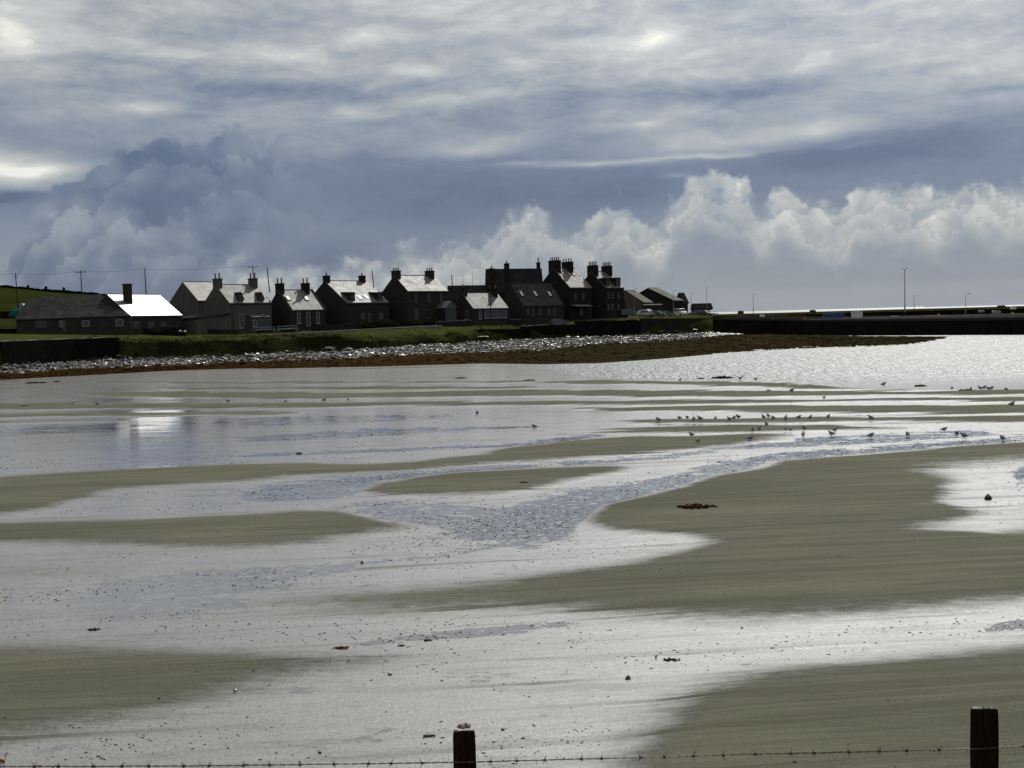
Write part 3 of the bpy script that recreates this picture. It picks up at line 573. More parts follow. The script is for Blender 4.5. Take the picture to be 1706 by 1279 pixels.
mb = MB(); rnd = random.Random(8)
for i in range(700):
    x = rnd.uniform(1176, 1242); j = int((x-1172)/2.5); k_ = int(21*(1-.42*rnd.random()*(1242-x)/66)) ; q = SHELF[k_, j]; s_ = rnd.uniform(.15, .42)
    mb.lump((q[0]+rnd.uniform(-.2, .2), q[1]+rnd.uniform(-.8, .8), q[2]+.08), (s_, s_*.8, s_*.45), rnd.randrange(9999), .5)
wb = MB()
for i in range(1300):
    x = rnd.uniform(1176, 1560); j = int((x-1172)/2.5); k_ = int(rnd.uniform(1, 15)); q = SHELF[k_, j]; s_ = rnd.uniform(.1, .34)
    wb.lump((q[0]+rnd.uniform(-.2, .2), q[1]+rnd.uniform(-.8, .8), q[2]+.04), (s_, s_*.8, s_*.4), rnd.randrange(9999), .5)
SHWEED = wb
tag(mb.build('shingle', mrock), 'tail of wet shingle running out below the near corner of the quay', 'shingle', kind='stuff')
tag(SHWEED.build('seaweed', MATS['rockweed']), 'dark seaweed lumps on the low foreshore in front of the quay', 'seaweed', kind='stuff')
# hill field to the left
hx = np.linspace(-900, 420, 90); rows = []
for fr in np.linspace(0, 1, 30):
    r_ = []
    for x in hx:
        ty = float(np.interp(x, [-900, -200, 0, 50, 100, 150, 285, 420], [455, 470, 480.5, 485.5, 489.5, 493, 510, 545]))
        D = 215+fr*260; a = P(x, 556-.0271*x, 215); e = P(x, ty, 475); tt = sstep(np.array(fr*1.0)); r_.append([a[0]*(1-fr)+e[0]*fr, D, a[2]*(1-tt)+e[2]*tt])
    rows.append(r_)
for add in (40, 120): rows.append([[q[0]*1.1, q[1]+add, q[2]-add*.05] for q in rows[29]])
A = np.array(rows); A[..., 2] += (fbm(A[..., 0]*.06, A[..., 1]*.06, 4)-.5)*.8
def field_fn(K, b):
    p = wpos(K); n = K.noise(p, .06, 6, .65); n2 = K.noise(p, .9, 5, .65)
    c = K.mix(K.mapr(n, .35, .65), (.011, .015, .004), (.020, .025, .006)); c = K.mix(K.mapr(n2, .5, .8, 0, .5), c, (.012, .015, .004)); K.put(b.inputs['Base Color'], c); bump(K, b, n2, .15)
tag(grid_obj('field_hill', A[..., 0], A[..., 1], A[..., 2], mat('pasture', (.06, .09, .02), .9, field_fn)), kind='structure')
def hill_pt(x, fr):
    j = int(np.argmin(abs(hx-x))); return A[int(round(fr*29)), j]

def wall_run(name, pts, h, th, m, label, cap=None, cat='wall', rag=.12, seed=0):   # wall along px stations: pts = world (x,y,zbase)
    rnd = random.Random(seed); mb = MB(); P_ = []
    for a, b in zip(pts[:-1], pts[1:]):
        n = max(1, int(np.linalg.norm(b-a)/1.2)); P_ += [a+(b-a)*i/n for i in range(n)]
    P_.append(pts[-1]); hs = h if callable(h) else (lambda i, n: h)
    rings = []
    for i, q in enumerate(P_):
        a = P_[max(0, i-1)]; b = P_[min(len(P_)-1, i+1)]; t_ = (b-a)[:2]/np.linalg.norm((b-a)[:2]); nn = np.array([-t_[1], t_[0]])*th/2; H = hs(i, len(P_))+rnd.uniform(-rag, rag)
        l = q[:2]-nn; r = q[:2]+nn; rings.append([(l[0], l[1], q[2]-1.2), (r[0], r[1], q[2]-1.2), (r[0], r[1], q[2]+H), (l[0], l[1], q[2]+H)])
    mb.loft(rings); 
    if cap:
        root = empty(name, pts[0], 0, label, cat)
        cr = [[np.array(p)+np.array([0, 0, z]) for p, z in ((g[3], .003), (g[2], .003), (g[2], .09), (g[3], .09))] for g in rings]
        off = np.array(pts[0]); mb.v = [tuple(np.array(q)-off) for q in mb.v]; mb.build('wall_body', m, root)
        c2 = MB(); c2.loft([[np.array(p)-off for p in g] for g in cr]); c2.build('coping', cap, root); return root
    return tag(mb.build(name, m), label, cat)
# big dark sea wall at the far left
pts = []; tops = []
for x in (-260, -100, 0, 60, 120, 175, 196):
    b_ = shore_at(x, 3.0); yt = float(np.interp(x, [-260, 0, 190], [577, 569, 562])); D = b_[1]+1; q = P(x, yt, D); pts.append(np.array([q[0], D, b_[2]])); tops.append(q[2]-b_[2])
n_ = [0]
cum = np.cumsum([0]+[np.linalg.norm(b-a) for a, b in zip(pts[:-1], pts[1:])])
wall_run('sea_wall', pts, lambda i, n: float(np.interp(i/(n-1)*cum[-1], cum, tops)), .9, M['seawall'], 'tall black stone sea wall with pale coping at the left end of the shore', M['concrete'], rag=.03)
# low dyke in front of the bungalow
pts = [P(x, y, D) for x, y, D in ((-200, 564, 168), (0, 556.5, 186), (100, 554.5, 192), (200, 554, 197), (310, 555, 203))]
wall_run('stone_dyke', pts, lambda i, n: .85, .6, M['seawall'], 'low dark stone dyke in front of the long bungalow', seed=3)
# garden walls in front of the houses
def wpx(name, st, m, label, cap=None, seed=1, rag=.05, h=None):
    pts = []; hs_ = []
    for (x, yt, yb, D) in st:
        q = P(x, yb, D); tq = P(x, yt, D); pts.append(q); hs_.append(tq[2]-q[2])
    cu = np.cumsum([0]+[np.linalg.norm(b-a) for a, b in zip(pts[:-1], pts[1:])])
    return wall_run(name, pts, lambda i, n: float(np.interp(i/(n-1)*cu[-1], cu, hs_)), .4, m, label, cap, seed=seed, rag=rag)
wpx('garden_wall', [(345,548,556,208.5),(398,549.5,557,211)], M['stone'], 'dark garden wall beside the dark doorway of the lean-to')
wpx('garden_wall', [(426,551,556.5,213),(456,549.5,554.5,215),(498,547.5,552,217)], M['stone'], 'garden wall topped by the pale blue rails', M['concrete'])
wpx('garden_wall', [(520,540.5,549.5,219),(570,539.5,548,222),(600,538,547,224)], M['stone'], 'dark garden wall in front of the house with flat dormers', seed=4)
wpx('garden_wall', [(602,537.5,546.5,224.5),(660,536,544.5,229),(724,536,543,233)], M['seawall'], 'dark garden wall at the foot of the tall two storey house', seed=5)
wpx('garden_wall', [(728,536,541.5,233.5),(758,534.5,540,236),(786,533.2,538.5,239)], M['stone'], 'garden wall with pale coping running to the low cottage', M['concrete'], seed=6, rag=.01)
wpx('garden_wall', [(848,532.5,537,247),(868,532,536,249)], M['stone'], 'short low wall with pale top right of the utility pole', M['concrete'], seed=7, rag=.01)
wpx('retaining_wall', [(796,548.6,570,232.6),(850,548,568,241),(884,547,566,248)], M['seawall'], 'dark retaining wall below the bright lawn', seed=8)
wpx('retaining_wall', [(868,543.6,566.5,247),(900,541.8,565,252.3),(958,540,563,257.3)], M['seawall'], 'dark sea wall with pale broken coping under the parked car', M['concrete'], seed=9, rag=.02)
wpx('retaining_wall', [(958,534.8,562.5,257.6),(1030,533.2,561,261.6),(1066,532.8,560,262.4)], M['seawall'], 'black sea wall below the tall chimneyed houses', seed=10, rag=.15)
wpx('retaining_wall', [(1067,530.5,561,262.6),(1120,530,558.5,266),(1184,529.5,556,279)], M['stone'], 'greyer sea wall below the row of parked cars', seed=11, rag=.06)
wpx('field_wall', [(0,518.5,522.5,260),(28,518,522,262),(60,518,522,265)], M['seawall'], 'dark field dyke crossing the green slope at the left edge', seed=12)
pts = [hill_pt(x, .97)+np.array([0, 0, .1]) for x in (-300, -150, 0, 60, 110, 160, 220)]
wall_run('hilltop_dyke', pts, 1.3, .7, M['seawall'], 'rough stone dyke along the crest of the green hill', seed=13, rag=.25)
for i, x in enumerate((52, 74, 105)):
    q = hill_pt(x, .97); tag(MB().box((q[0]-.45, q[1]-1.4, q[2]-.5), (q[0]+.45, q[1]-.7, q[2]+2.4)).add([(q[0]-.45, q[1]-1.4, q[2]+2.4), (q[0]+.45, q[1]-1.4, q[2]+2.4), (q[0], q[1]-1.05, q[2]+2.8)], [(0, 1, 2)]).build('gate_pillar', M['seawall']),
        'stone pillar on the hilltop dyke, '+('leftmost of three', 'middle of three', 'rightmost of three')[i], 'pillar', 'pillars on the hilltop dyke')
# road along the front (its wet edge shows as a pale line)
def ribbon(name, st, w, m, zo=.12):
    mb = MB(); rings = []
    for (x, y, D) in st:
        q = P(x, y, D); rings.append(q)
    vs = []; fs = []
    for i, q in enumerate(rings):
        a = rings[max(0, i-1)]; b = rings[min(len(rings)-1, i+1)]; t_ = (b-a)[:2]/np.linalg.norm((b-a)[:2]); nn = np.array([-t_[1], t_[0]])*w/2
        for s_, z_ in ((-1, -.5), (-1, zo), (1, zo), (1, -.5)): vs.append((q[0]+nn[0]*s_, q[1]+nn[1]*s_, q[2]+z_))
        if i: 
            for k in range(3): fs.append(((i-1)*4+k, (i-1)*4+k+1, i*4+k+1, i*4+k))
    mb.add(vs, fs); o = mb.build(name, m); return tag(o, kind='structure')
def asph(K, b):
    p = wpos(K); n = K.noise(p, .6, 5, .6); K.put(b.inputs['Base Color'], K.mix(K.mapr(n, .3, .7), (.07, .07, .07), (.11, .11, .105))); K.put(b.inputs['Roughness'], K.mapr(n, .3, .7, .36, .55))
ribbon('road', [(330,564,203),(400,560.5,208),(474,556.6,213),(560,551.8,219),(600,549.5,222),(650,547.2,225),(733,543,231)], 2.4, mat('wet asphalt', (.09, .09, .09), .45, asph), .14)
ribbon('quay_road', [(886,541.2,256),(905,540.8,257),(950,538.5,260),(1000,532,272),(1060,529,275)], 3, MATS['wet asphalt'], .1)

# ---------------------------------------------------------------- houses
class House:
    def __init__(s, name, label, D, th, corner, yb, apex, xr, cat='house', gback=None, group=None):
        s.th = math.radians(th); s.d = np.array([math.cos(s.th), math.sin(s.th), 0]); s.n = np.array([-math.sin(s.th), math.cos(s.th), 0])
        s.C = P(corner[0], corner[1], D); zb = P(corner[0], yb, D)[2]; s.org = np.array([s.C[0], s.C[1], zb]); s.ze = s.C[2]-zb
        # half width from the gable's apex, ridge height from its row
        b = 4.0
        for _ in range(40):
            q = s.C+s.n*b; z = s._zfor(q, apex[1]); q[2] = z; e = PX(q)[0]-apex[0]; b += e/(F/D)*.8; b = max(.8, min(b, 12))
        s.hw = b; s.W = 2*b; s.zr = s._zfor(s.C+s.n*b, apex[1])-zb
        lo, hi = .5, 90
        for _ in range(50):
            mid = (lo+hi)/2; 
            if PX(s.C+s.d*mid)[0] < xr: lo = mid
            else: hi = mid
        s.L = lo; s.root = empty(name, s.org, s.th, label, cat, group); s.slope = math.atan2(s.zr-s.ze, s.hw)
    def _zfor(s, q, y):
        q = q.copy(); lo, hi = -10, 60
        for _ in range(50):
            q[2] = (lo+hi)/2
            if PX(q)[1] > y: lo = q[2]
            else: hi = q[2]
        return q[2]
    def hit(s, x, y, p, nrm):
        v = ray(x, y); o = np.array([0, 0, CAMZ]); t = ((p-o)@nrm)/(v@nrm); q = o+v*t-s.org; return q@s.d, q@s.n, q[2]
    def front(s, x, y, off=0): return s.hit(x, y, s.C-s.n*off, s.n)
    def gable(s, x, y): return s.hit(x, y, s.C, s.d)
    def roofhit(s, x, y):
        nr = -s.n*math.sin(s.slope)+np.array([0, 0, 1])*math.cos(s.slope); return s.hit(x, y, s.C, nr)
    def shell(s, wm, rm, ov=.12, ohang=.05, th=.12, parapet=False, skew=None):
        L, W, ze, zr, hw = s.L, s.W, s.ze, s.zr, s.hw
        MB().prism([(0, -1.5), (0, ze), (hw, zr), (W, ze), (W, -1.5)], lambda p, k: (L*k, p[0], p[1])).build('wall', wm, s.root)
        t = math.tan(s.slope); mb = MB(); k1 = -ov; th_ = th/math.cos(s.slope)
        prof = [(k1, ze+k1*t+.004), (hw, zr+.004), (W-k1, ze+k1*t+.004), (W-k1, ze+k1*t+th_), (hw, zr+th_), (k1, ze+k1*t+th_)]
        # thickness: two slabs meeting at the ridge
        mb.prism([prof[0], prof[1], prof[4], prof[5]], lambda p, k: (-ohang if not k else L+ohang, p[0], p[1]))
        mb.prism([prof[1], prof[2], prof[3], prof[4]], lambda p, k: (-ohang if not k else L+ohang, p[0]+.002, p[1]))
        s.roof = mb.build('roof', rm, s.root)
        MB().cyl((-ohang, hw, zr+th_-.01), (L+ohang, hw, zr+th_-.01), .09, n=8).build('ridge', M['harl_mid'], s.roof)
        if skew:
            for a0, a1 in ((-.03, .28), (L-.28, L+.03)):
                m2 = MB(); m2.prism([(k1, ze+k1*t+th_+.003), (hw, zr+th_+.003), (hw, zr+th_+.2), (k1, ze+k1*t+th_+.2)], lambda p, k: (a0 if not k else a1, p[0], p[1])); m2.build('skew', skew, s.roof)
        MB().box((-.02, -.16-ov*.2, ze-.16-ov*t*.9), (L+.02, -.04-ov*.2, ze-.05-ov*t*.9)).build('gutter', M['dark'], s.root)
    def chimney(s, x0, x1, yt, ybase=None, pots=2, ypot=None, wm=None, end=None, wa=.95, at=None, front_b=None):
        bpos = s.hw if front_b is None else front_b
        xm = (x0+x1)/2; p = s.C+s.n*bpos
        a, _, zt = s.hit(xm, yt, p, s.n)
        q = s.org+s.d*a+s.n*bpos; D = q[1]; tot = (x1-x0)*D/F; vx = q[0]/q[1]
        ca = abs(s.d[0]-vx*s.d[1]); cb = abs(s.n[0]-vx*s.n[1]); wb = max(.55, (tot-wa*ca)/cb)
        if end == 0: a = max(a, wa/2-.02)
        if end == 1: a = min(a, s.L-wa/2+.02)
        zb0 = s.ze+(s.zr-s.ze)*max(0, min(1, (bpos-abs(wb)/2)/s.hw if bpos <= s.hw else 1))-.4
        wm = wm or M['stone']
        ch = MB().box((a-wa/2, bpos-wb/2, zb0), (a+wa/2, bpos+wb/2, zt-.22)).box((a-wa/2-.08, bpos-wb/2-.08, zt-.218), (a+wa/2+.08, bpos+wb/2+.08, zt)).build('chimney', wm, s.root)
        hp = (yt-ypot)*D/F if ypot else .7
        for i in range(pots):
            bb = bpos+(0 if pots == 1 else (i/(pots-1)-.5)*(wb-.5)); r = min(.16, wb/pots*.36)
            MB().cyl((a, bb, zt+.002), (a, bb, zt+hp*.12), r*1.25, r*1.1, 10).cyl((a, bb, zt+hp*.12), (a, bb, zt+hp*.88), r, r*.85, 10).cyl((a, bb, zt+hp*.88), (a, bb, zt+hp), r*1.1, r*1.05, 10).build('chimney_pot', M['pot'], ch)
    def window(s, x0, x1, y0, y1, name='window', fr=None, face='front', bars=True, off=0, fw_=.09):
        h0 = (s.front if face == 'front' else s.gable)(x0, y0); h1 = (s.front if face == 'front' else s.gable)(x1, y1)
        k = 0 if face == 'front' else 1
        u0_, u1_ = sorted((h0[k], h1[k])); z1_, z0_ = h0[2], h1[2]; fr = fr or M['grey_frame']; g = fw_
        if face == 'front': mk = lambda u, z, o: (u, -o, z)
        else: mk = lambda u, z, o: (-o, u, z)
        def bx(mb, a, b, c, d, o0, o1):
            v_ = [mk(a, c, o0), mk(b, c, o0), mk(b, c, o1), mk(a, c, o1), mk(a, d, o0), mk(b, d, o0), mk(b, d, o1), mk(a, d, o1)]
            mb.add(v_, [(0,3,2,1),(4,5,6,7),(0,1,5,4),(1,2,6,5),(2,3,7,6),(3,0,4,7)])
        f = MB(); o0, o1 = -.02+off, .055+off
        bx(f, u0_, u0_+g, z0_, z1_, o0, o1); bx(f, u1_-g, u1_, z0_, z1_, o0, o1); bx(f, u0_+g, u1_-g, z1_-g, z1_, o0, o1); bx(f, u0_+g, u1_-g, z0_, z0_+g, o0, o1)
        if bars and name == 'window': zm = (z0_+z1_)/2; bx(f, u0_+g, u1_-g, zm-.025, zm+.025, o0, o1-.015)
        w = f.build(name, fr, s.root)
        p = MB(); bx(p, u0_+g, u1_-g, z0_+g, z1_-g, -.03+off, .012+off); p.build('pane' if name == 'window' else 'door_panel', M['glass'] if name == 'window' else M['door'], w)
        if name == 'window':
            q = MB(); bx(q, u0_-.08, u1_+.08, z0_-.12, z0_-.003, -.02+off, .12+off); q.build('sill', fr, w)
    def rooflight(s, x, y, w=.75, h=1.15, fr=None):
        a, b, z = s.roofhit(x, y); t = s.slope; th_ = .12/math.cos(t)
        def pt(u, v, o): return (a+u, b+v*math.cos(t)-o*math.sin(t), z+th_+v*math.sin(t)+o*math.cos(t))
        f = MB(); f.hexa([pt(-w/2, -h/2, -.02), pt(w/2, -h/2, -.02), pt(w/2, h/2, -.02), pt(-w/2, h/2, -.02)], [pt(-w/2, -h/2, .12), pt(w/2, -h/2, .12), pt(w/2, h/2, .12), pt(-w/2, h/2, .12)])
        r = f.build('rooflight', M['dark'], s.root); w -= .14; h -= .14
        g = MB(); g.hexa([pt(-w/2, -h/2, .11), pt(w/2, -h/2, .11), pt(w/2, h/2, .11), pt(-w/2, h/2, .11)], [pt(-w/2, -h/2, .14), pt(w/2, -h/2, .14), pt(w/2, h/2, .14), pt(-w/2, h/2, .14)]); g.build('pane', M['skyglass'], r)
    def dormer(s, x0, x1, y0, y1, kind='gable', wm=None, rm=None, set_=.35, rise=.5, eav=.15):
        h0 = s.front(x0, y0, -set_); h1 = s.front(x1, y1, -set_); u0_, u1_ = h0[0], h1[0]; zt, zb = h0[2], h1[2]
        bf = set_; t = math.tan(s.slope); wm = wm or M['harl_dark']; rm = rm or M['slate_dull']
        zw = zt-(rise if kind == 'gable' else .15)
        def bat(z): return min(s.hw, (z-s.ze)/t)+.25
        prof_w = [(bf, zb-.3), (bf, zw), (bat(zw), zw), (bat(zb-.3), zb-.3)]
        if prof_w[3][0] <= bf: prof_w = prof_w[:3]+[(bf+.05, zb-.3)]
        d = MB().prism(prof_w, lambda p, k: (u1_ if k else u0_, p[0], p[1])).build('dormer', wm, s.root)
        um = (u0_+u1_)/2; r = MB()
        if kind == 'gable':
            MB().prism([(u0_, zw+.002), (u1_, zw+.002), (um, zt)], lambda p, k: (p[0], bf+.02 if not k else bat(zw)-.1, p[1])).build('dormer_gable', wm, d)
            for sg, ua in ((-1, u0_), (1, u1_)):
                sl_ = (zt-zw)/(um-u0_); ue = ua+sg*eav; ze_ = zw-sl_*eav
                r.hexa([(ue, bf-.12, ze_+.01), (um, bf-.12, zt+.01), (um, bat(zt)+.3, zt+.01), (ue, bat(zw)+.1, ze_+.01)], [(ue, bf-.12, ze_+.11), (um, bf-.12, zt+.11), (um, bat(zt)+.3, zt+.11), (ue, bat(zw)+.1, ze_+.11)])
        else:
            zf = zt-.55
            r.hexa([(u0_-.15, bf-.25, zf), (u1_+.15, bf-.25, zf), (u1_+.15, bat(zt)+.2, zt-.1), (u0_-.15, bat(zt)+.2, zt-.1)], [(u0_-.15, bf-.25, zf+.13), (u1_+.15, bf-.25, zf+.13), (u1_+.15, bat(zt)+.2, zt+.03), (u0_-.15, bat(zt)+.2, zt+.03)])
        r.build('dormer_roof', rm, d)
        f = MB(); a0, a1 = u0_+(u1_-u0_)*.2, u1_-(u1_-u0_)*.2; z0_ = zb+.05; z1_ = zw-.12
        if z1_-z0_ > .3:
            f.box((a0, bf-.05, z0_), (a0+.08, bf+.02, z1_)).box((a1-.08, bf-.05, z0_), (a1, bf+.02, z1_)).box((a0+.08, bf-.05, z1_-.08), (a1-.08, bf+.02, z1_)).box((a0+.08, bf-.05, z0_), (a1-.08, bf+.02, z0_+.08))
            f.box((a0+.081, bf-.02, z0_+.081), (a1-.081, bf+.01, z1_-.081)).build('dormer_window', M['glass'], d, mats=[M['grey_frame'], M['glass']], mi=[0]*24+[1]*6)
    def pipe(s, x, y0=None):
        a = s.front(x, 500)[0]; MB().cyl((a, -.1, 0), (a, -.1, s.ze-.2), .06).build('downpipe', M['dark'], s.root)

# --- long bungalow: dark wing and shining wing (one L-shaped house)
hB = House('bungalow', 'long low bungalow at the left with one roof slope shining white and a square chimney', 196, 66, (217, 526.5), 552.5, (178, 491), 303)
hB.shell(M['harl_mid'], M['slate_shiny'], ov=.1)
hB.chimney(204, 219.5, 472.5, pots=0, wm=M['harl_mid'], wa=1.3, front_b=hB.hw*.62)
for (x0, x1, y0, y1) in ((221, 234, 535, 547), (246, 258, 536, 546), (268, 277, 536, 543), (286, 295, 535.5, 543)): hB.window(x0, x1, y0, y1, fr=M['grey_frame'])
# dark wing, in the house's own frame
def to_loc(h, q): q = np.asarray(q)-h.org; return (q@h.d, q@h.n, q[2])
eL = P(27, 531.5, 186); eR = P(218, 526.6, 195.2); rL = P(50, 495, 193); rR = P(168, 491.3, 201.5); bL = P(27, 553, 186); bR = P(218, 552.5, 195.2)
back = np.array([-2.5, 14, 0]); t_ = MB()
def dn(p, z): p = p.copy(); p[2] = z; return p
zb_ = bL[2]-1.5
wv = [dn(eL, zb_), dn(eR, zb_), dn(eR+back*.95, zb_), dn(eL+back*.95, zb_), eL, eR, dn(rR, rR[2]), dn(rL, rL[2]), dn(eL+back*.95, eL[2]), dn(eR+back*.95, eR[2])]
t_.add([to_loc(hB, q) for q in wv], [(0,1,5,4),(0,4,7,8,3),(1,2,9,6,5),(3,8,9,2),(4,5,6,7),(7,6,9,8)]); t_.build('wing_wall', M['harl_mid'], hB.root)
up_ = np.array([0, 0, .1]); ou = np.array([.0, -.35, -.2]); wr = [eL+ou+np.array([-.2,0,0]), eR+np.array([.0,-.05,0]), rR, rL]; wr2 = [rL, rR, dn(eR+back, eR[2]), dn(eL+back, eL[2])]
t_ = MB().hexa([to_loc(hB, q+up_*.1) for q in wr], [to_loc(hB, q+up_*1.5) for q in wr]).hexa([to_loc(hB, q+up_*.1) for q in wr2], [to_loc(hB, q+up_*1.5) for q in wr2]); t_.build('wing_roof', M['slate_dull'], hB.root)
def flatwin(root, h, A0, B0, x0, x1, y0, y1, fr, name='window'):   # window on the vertical plane through A0-B0
    e = (B0-A0)[:2]; e = e/np.linalg.norm(e); nn = np.array([e[1], -e[0], 0]); e = np.array([e[0], e[1], 0])
    def ht(x, y):
        v = ray(x, y); o = np.array([0, 0, CAMZ]); t = ((A0-o)@nn)/(v@nn); return o+v*t
    p0_ = ht(x0, y1); p1_ = ht(x1, y1); zt = ht(x0, y0)[2]; zb = p0_[2]
    def bx(a, b, c, d, o0, o1): 
        return [to_loc(h, (p0_+e*u+nn*w_)*np.array([1, 1, 0])+np.array([0, 0, z])) for z in (c, d) for (u, w_) in ((a, o0), (b, o0), (b, o1), (a, o1))]
    wd = float(np.linalg.norm((p1_-p0_)[:2])); g = .1; f = MB()
    for q in (bx(0, g, zb, zt, -.02, .06), bx(wd-g, wd, zb, zt, -.02, .06), bx(g, wd-g, zb, zb+g, -.02, .08), bx(g, wd-g, zt-g, zt, -.02, .06)): f.hexa(q[:4], q[4:])
    w = f.build(name, fr, root); q = bx(g, wd-g, zb+g, zt-g, -.02, .02); MB().hexa(q[:4], q[4:]).build('pane', M['glass'], w)
for (x0, x1, y0, y1, fr) in ((59, 78, 534.5, 546.5, M['grey_frame']), (99.5, 104.5, 534, 545, M['lightgrey']), (137, 149, 534, 544, M['lightgrey']), (193, 205.5, 532, 543, M['lightgrey'])): flatwin(hB.root, hB, eL, eR, x0, x1, y0, y1, fr)
flatwin(hB.root, hB, eL, eR, 105.5, 110, 534, 552, M['blue'], 'door')

# --- pale tiled gable house behind
h = House('gabled_house', 'harled house with plain gable and pale ribbed roof, half hidden behind its chimneyed neighbour', 224, 42, (330, 501), 552, (304.5, 470), 377); h.shell(M['harl'], M['tile'])
# --- chimneyed house with two gabled dormers
h = House('dormer_house', 'harled house with two small gabled dormers and two pots on each chimney', 212, 43, (382.5, 505), 553, (359, 475), 452)
h.shell(M['harl'], M['slate'])
h.chimney(350, 366, 464, pots=2, ypot=455, wm=M['harl'], end=0); h.chimney(413, 429, 463.5, pots=2, ypot=454.5, wm=M['harl'], end=1)
h.dormer(397, 406.5, 487, 513, wm=M['harl'], rise=1.1); h.dormer(431, 440.5, 487, 513, wm=M['harl'], rise=1.1)
h.window(398.5, 406.5, 523, 546, fr=M['lightgrey']); h.window(434, 441, 523, 541, fr=M['lightgrey']); h.pipe(386)
# porch
a0, _, z0 = h.front(412, 525.5); a1 = h.front(441.5, 550)[0]
po = MB().box((a0, -1.6, -1), (a1, -.005, z0-.3)).build('porch', M['harl'], h.root)
MB().hexa([(a0-.15, -1.8, z0-.38), (a1+.15, -1.8, z0-.38), (a1+.15, -.004, z0+.1), (a0-.15, -.004, z0+.1)], [(a0-.15, -1.8, z0-.28), (a1+.15, -1.8, z0-.28), (a1+.15, -.004, z0+.2), (a0-.15, -.004, z0+.2)]).build('porch_roof', M['slate'], po)
h.window(414.5, 421.5, 533.5, 544, fr=M['lightgrey'], off=1.6); h.window(427, 439.5, 533.5, 547, fr=M['blue'], off=1.6)
# lean-to on the gable
b0 = h.gable(300, 524); 
W0 = h.W
lt = MB().prism([(-.0, -1.5), (-.0, 3.4), (-7.2, 2.7), (-7.2, -1.5)], lambda p, k: (p[0]-.004, (-.3 if not k else W0*1.25), p[1])).build('lean_to', M['harl'], h.root)
MB().hexa([(-7.5, -.6, 2.76), (-.004, -.6, 3.46), (-.004, W0*1.28, 3.46), (-7.5, W0*1.28, 2.76)], [(-7.5, -.6, 2.9), (-.004, -.6, 3.6), (-.004, W0*1.28, 3.6), (-7.5, W0*1.28, 2.9)]).build('lean_to_roof', M['slate_dull'], lt)
q0 = h.front(347, 527, .3); q1 = h.front(361, 553, .3)
MB().box((q0[0], -.36, q1[2]), (q1[0], -.305, q0[2])).build('garage_door', M['door'], lt)
# --- small cottage
h = House('cottage', 'small cottage with two rooflights and pale edged windows behind a garden wall', 219, 44, (484.5, 516.5), 549, (463, 484), 542)
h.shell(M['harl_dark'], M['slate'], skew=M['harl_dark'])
h.chimney(443.5, 459, 472, pots=2, ypot=463, end=0); h.chimney(501, 516, 471.5, pots=2, ypot=463, end=1)
h.rooflight(479.5, 498, .8, 1.3); h.rooflight(510, 498, .8, 1.3)
for x in (494.5, 526.5): h.window(x, x+6.5, 519.5, 538.5, fr=M['lightgrey'])
h.window(510, 517.5, 519.5, 543, name='door', fr=M['lightgrey'])
# --- house with flat dormers
h = House('dormer_house', 'large house with two wide flat roofed dormers and single pots on its chimneys', 226, 44, (578, 504.5), 545, (541, 468.5), 647.5)
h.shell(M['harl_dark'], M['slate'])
h.chimney(529, 541.5, 459, pots=1, ypot=454, end=0); h.chimney(597, 609, 459, pots=1, ypot=454.5, end=1)
h.dormer(582, 592, 485, 505, kind='flat', set_=.5); h.dormer(628, 638, 485, 505, kind='flat', set_=.5)
h.rooflight(599, 497, .7, 1.3); h.rooflight(610, 496, .7, 1.5); h.pipe(594.5)
h.window(601, 608, 521, 531, fr=M['grey_frame']); h.window(631, 639, 521, 531, fr=M['grey_frame']); h.window(613, 619, 521, 541, name='door')
# --- tall two storey house
h = House('tall_house', 'tall plain two storey house with three pots on each broad chimney and a glazed porch', 234, 44, (679.5, 485), 541, (657, 459.3), 746)
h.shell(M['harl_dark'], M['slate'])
h.chimney(640, 656, 450.5, pots=3, ypot=445.5, wm=M['harl_dark'], end=0, wa=1.0); h.chimney(707.5, 723.5, 451, pots=3, ypot=446, wm=M['harl_dark'], end=1, wa=1.0)
for x in (690.5, 712, 733): h.window(x, x+5, 488, 503)
h.window(690, 697.5, 514, 532.5); h.window(712, 717.5, 515.5, 530)
h.window(665.5, 671.5, 487, 503, face='gable'); h.pipe(676+4)
a0, _, z0 = h.front(727, 512); a1 = h.front(745, 512)[0]; zz = h.ze*.48
po = MB().box((a0, -3.0, -1), (a1, -.005, .7)).build('porch', M['stone'], h.root)
MB().box((a0+.05, -2.95, .703), (a1-.05, -.01, zz)).build('porch_glazing', M['glass'], po)
pm = MB()
for u in np.linspace(a0, a1, 5): pm.box((u-.04, -3.0, .704), (u+.04, -2.951, zz))
for v_ in np.linspace(-3, -.1, 4): pm.box((a0-.02, v_, .704), (a0+.049, v_+.08, zz))
pm.build('porch_frame', M['grey_frame'], po)
am = (a0+a1)/2; MB().prism([(a0-.2, zz+.003), (am, zz+1.5), (a1+.2, zz+.003)], lambda p, k: (p[0], -3.2 if not k else -.005, p[1])).build('porch_roof', M['slate'], po)
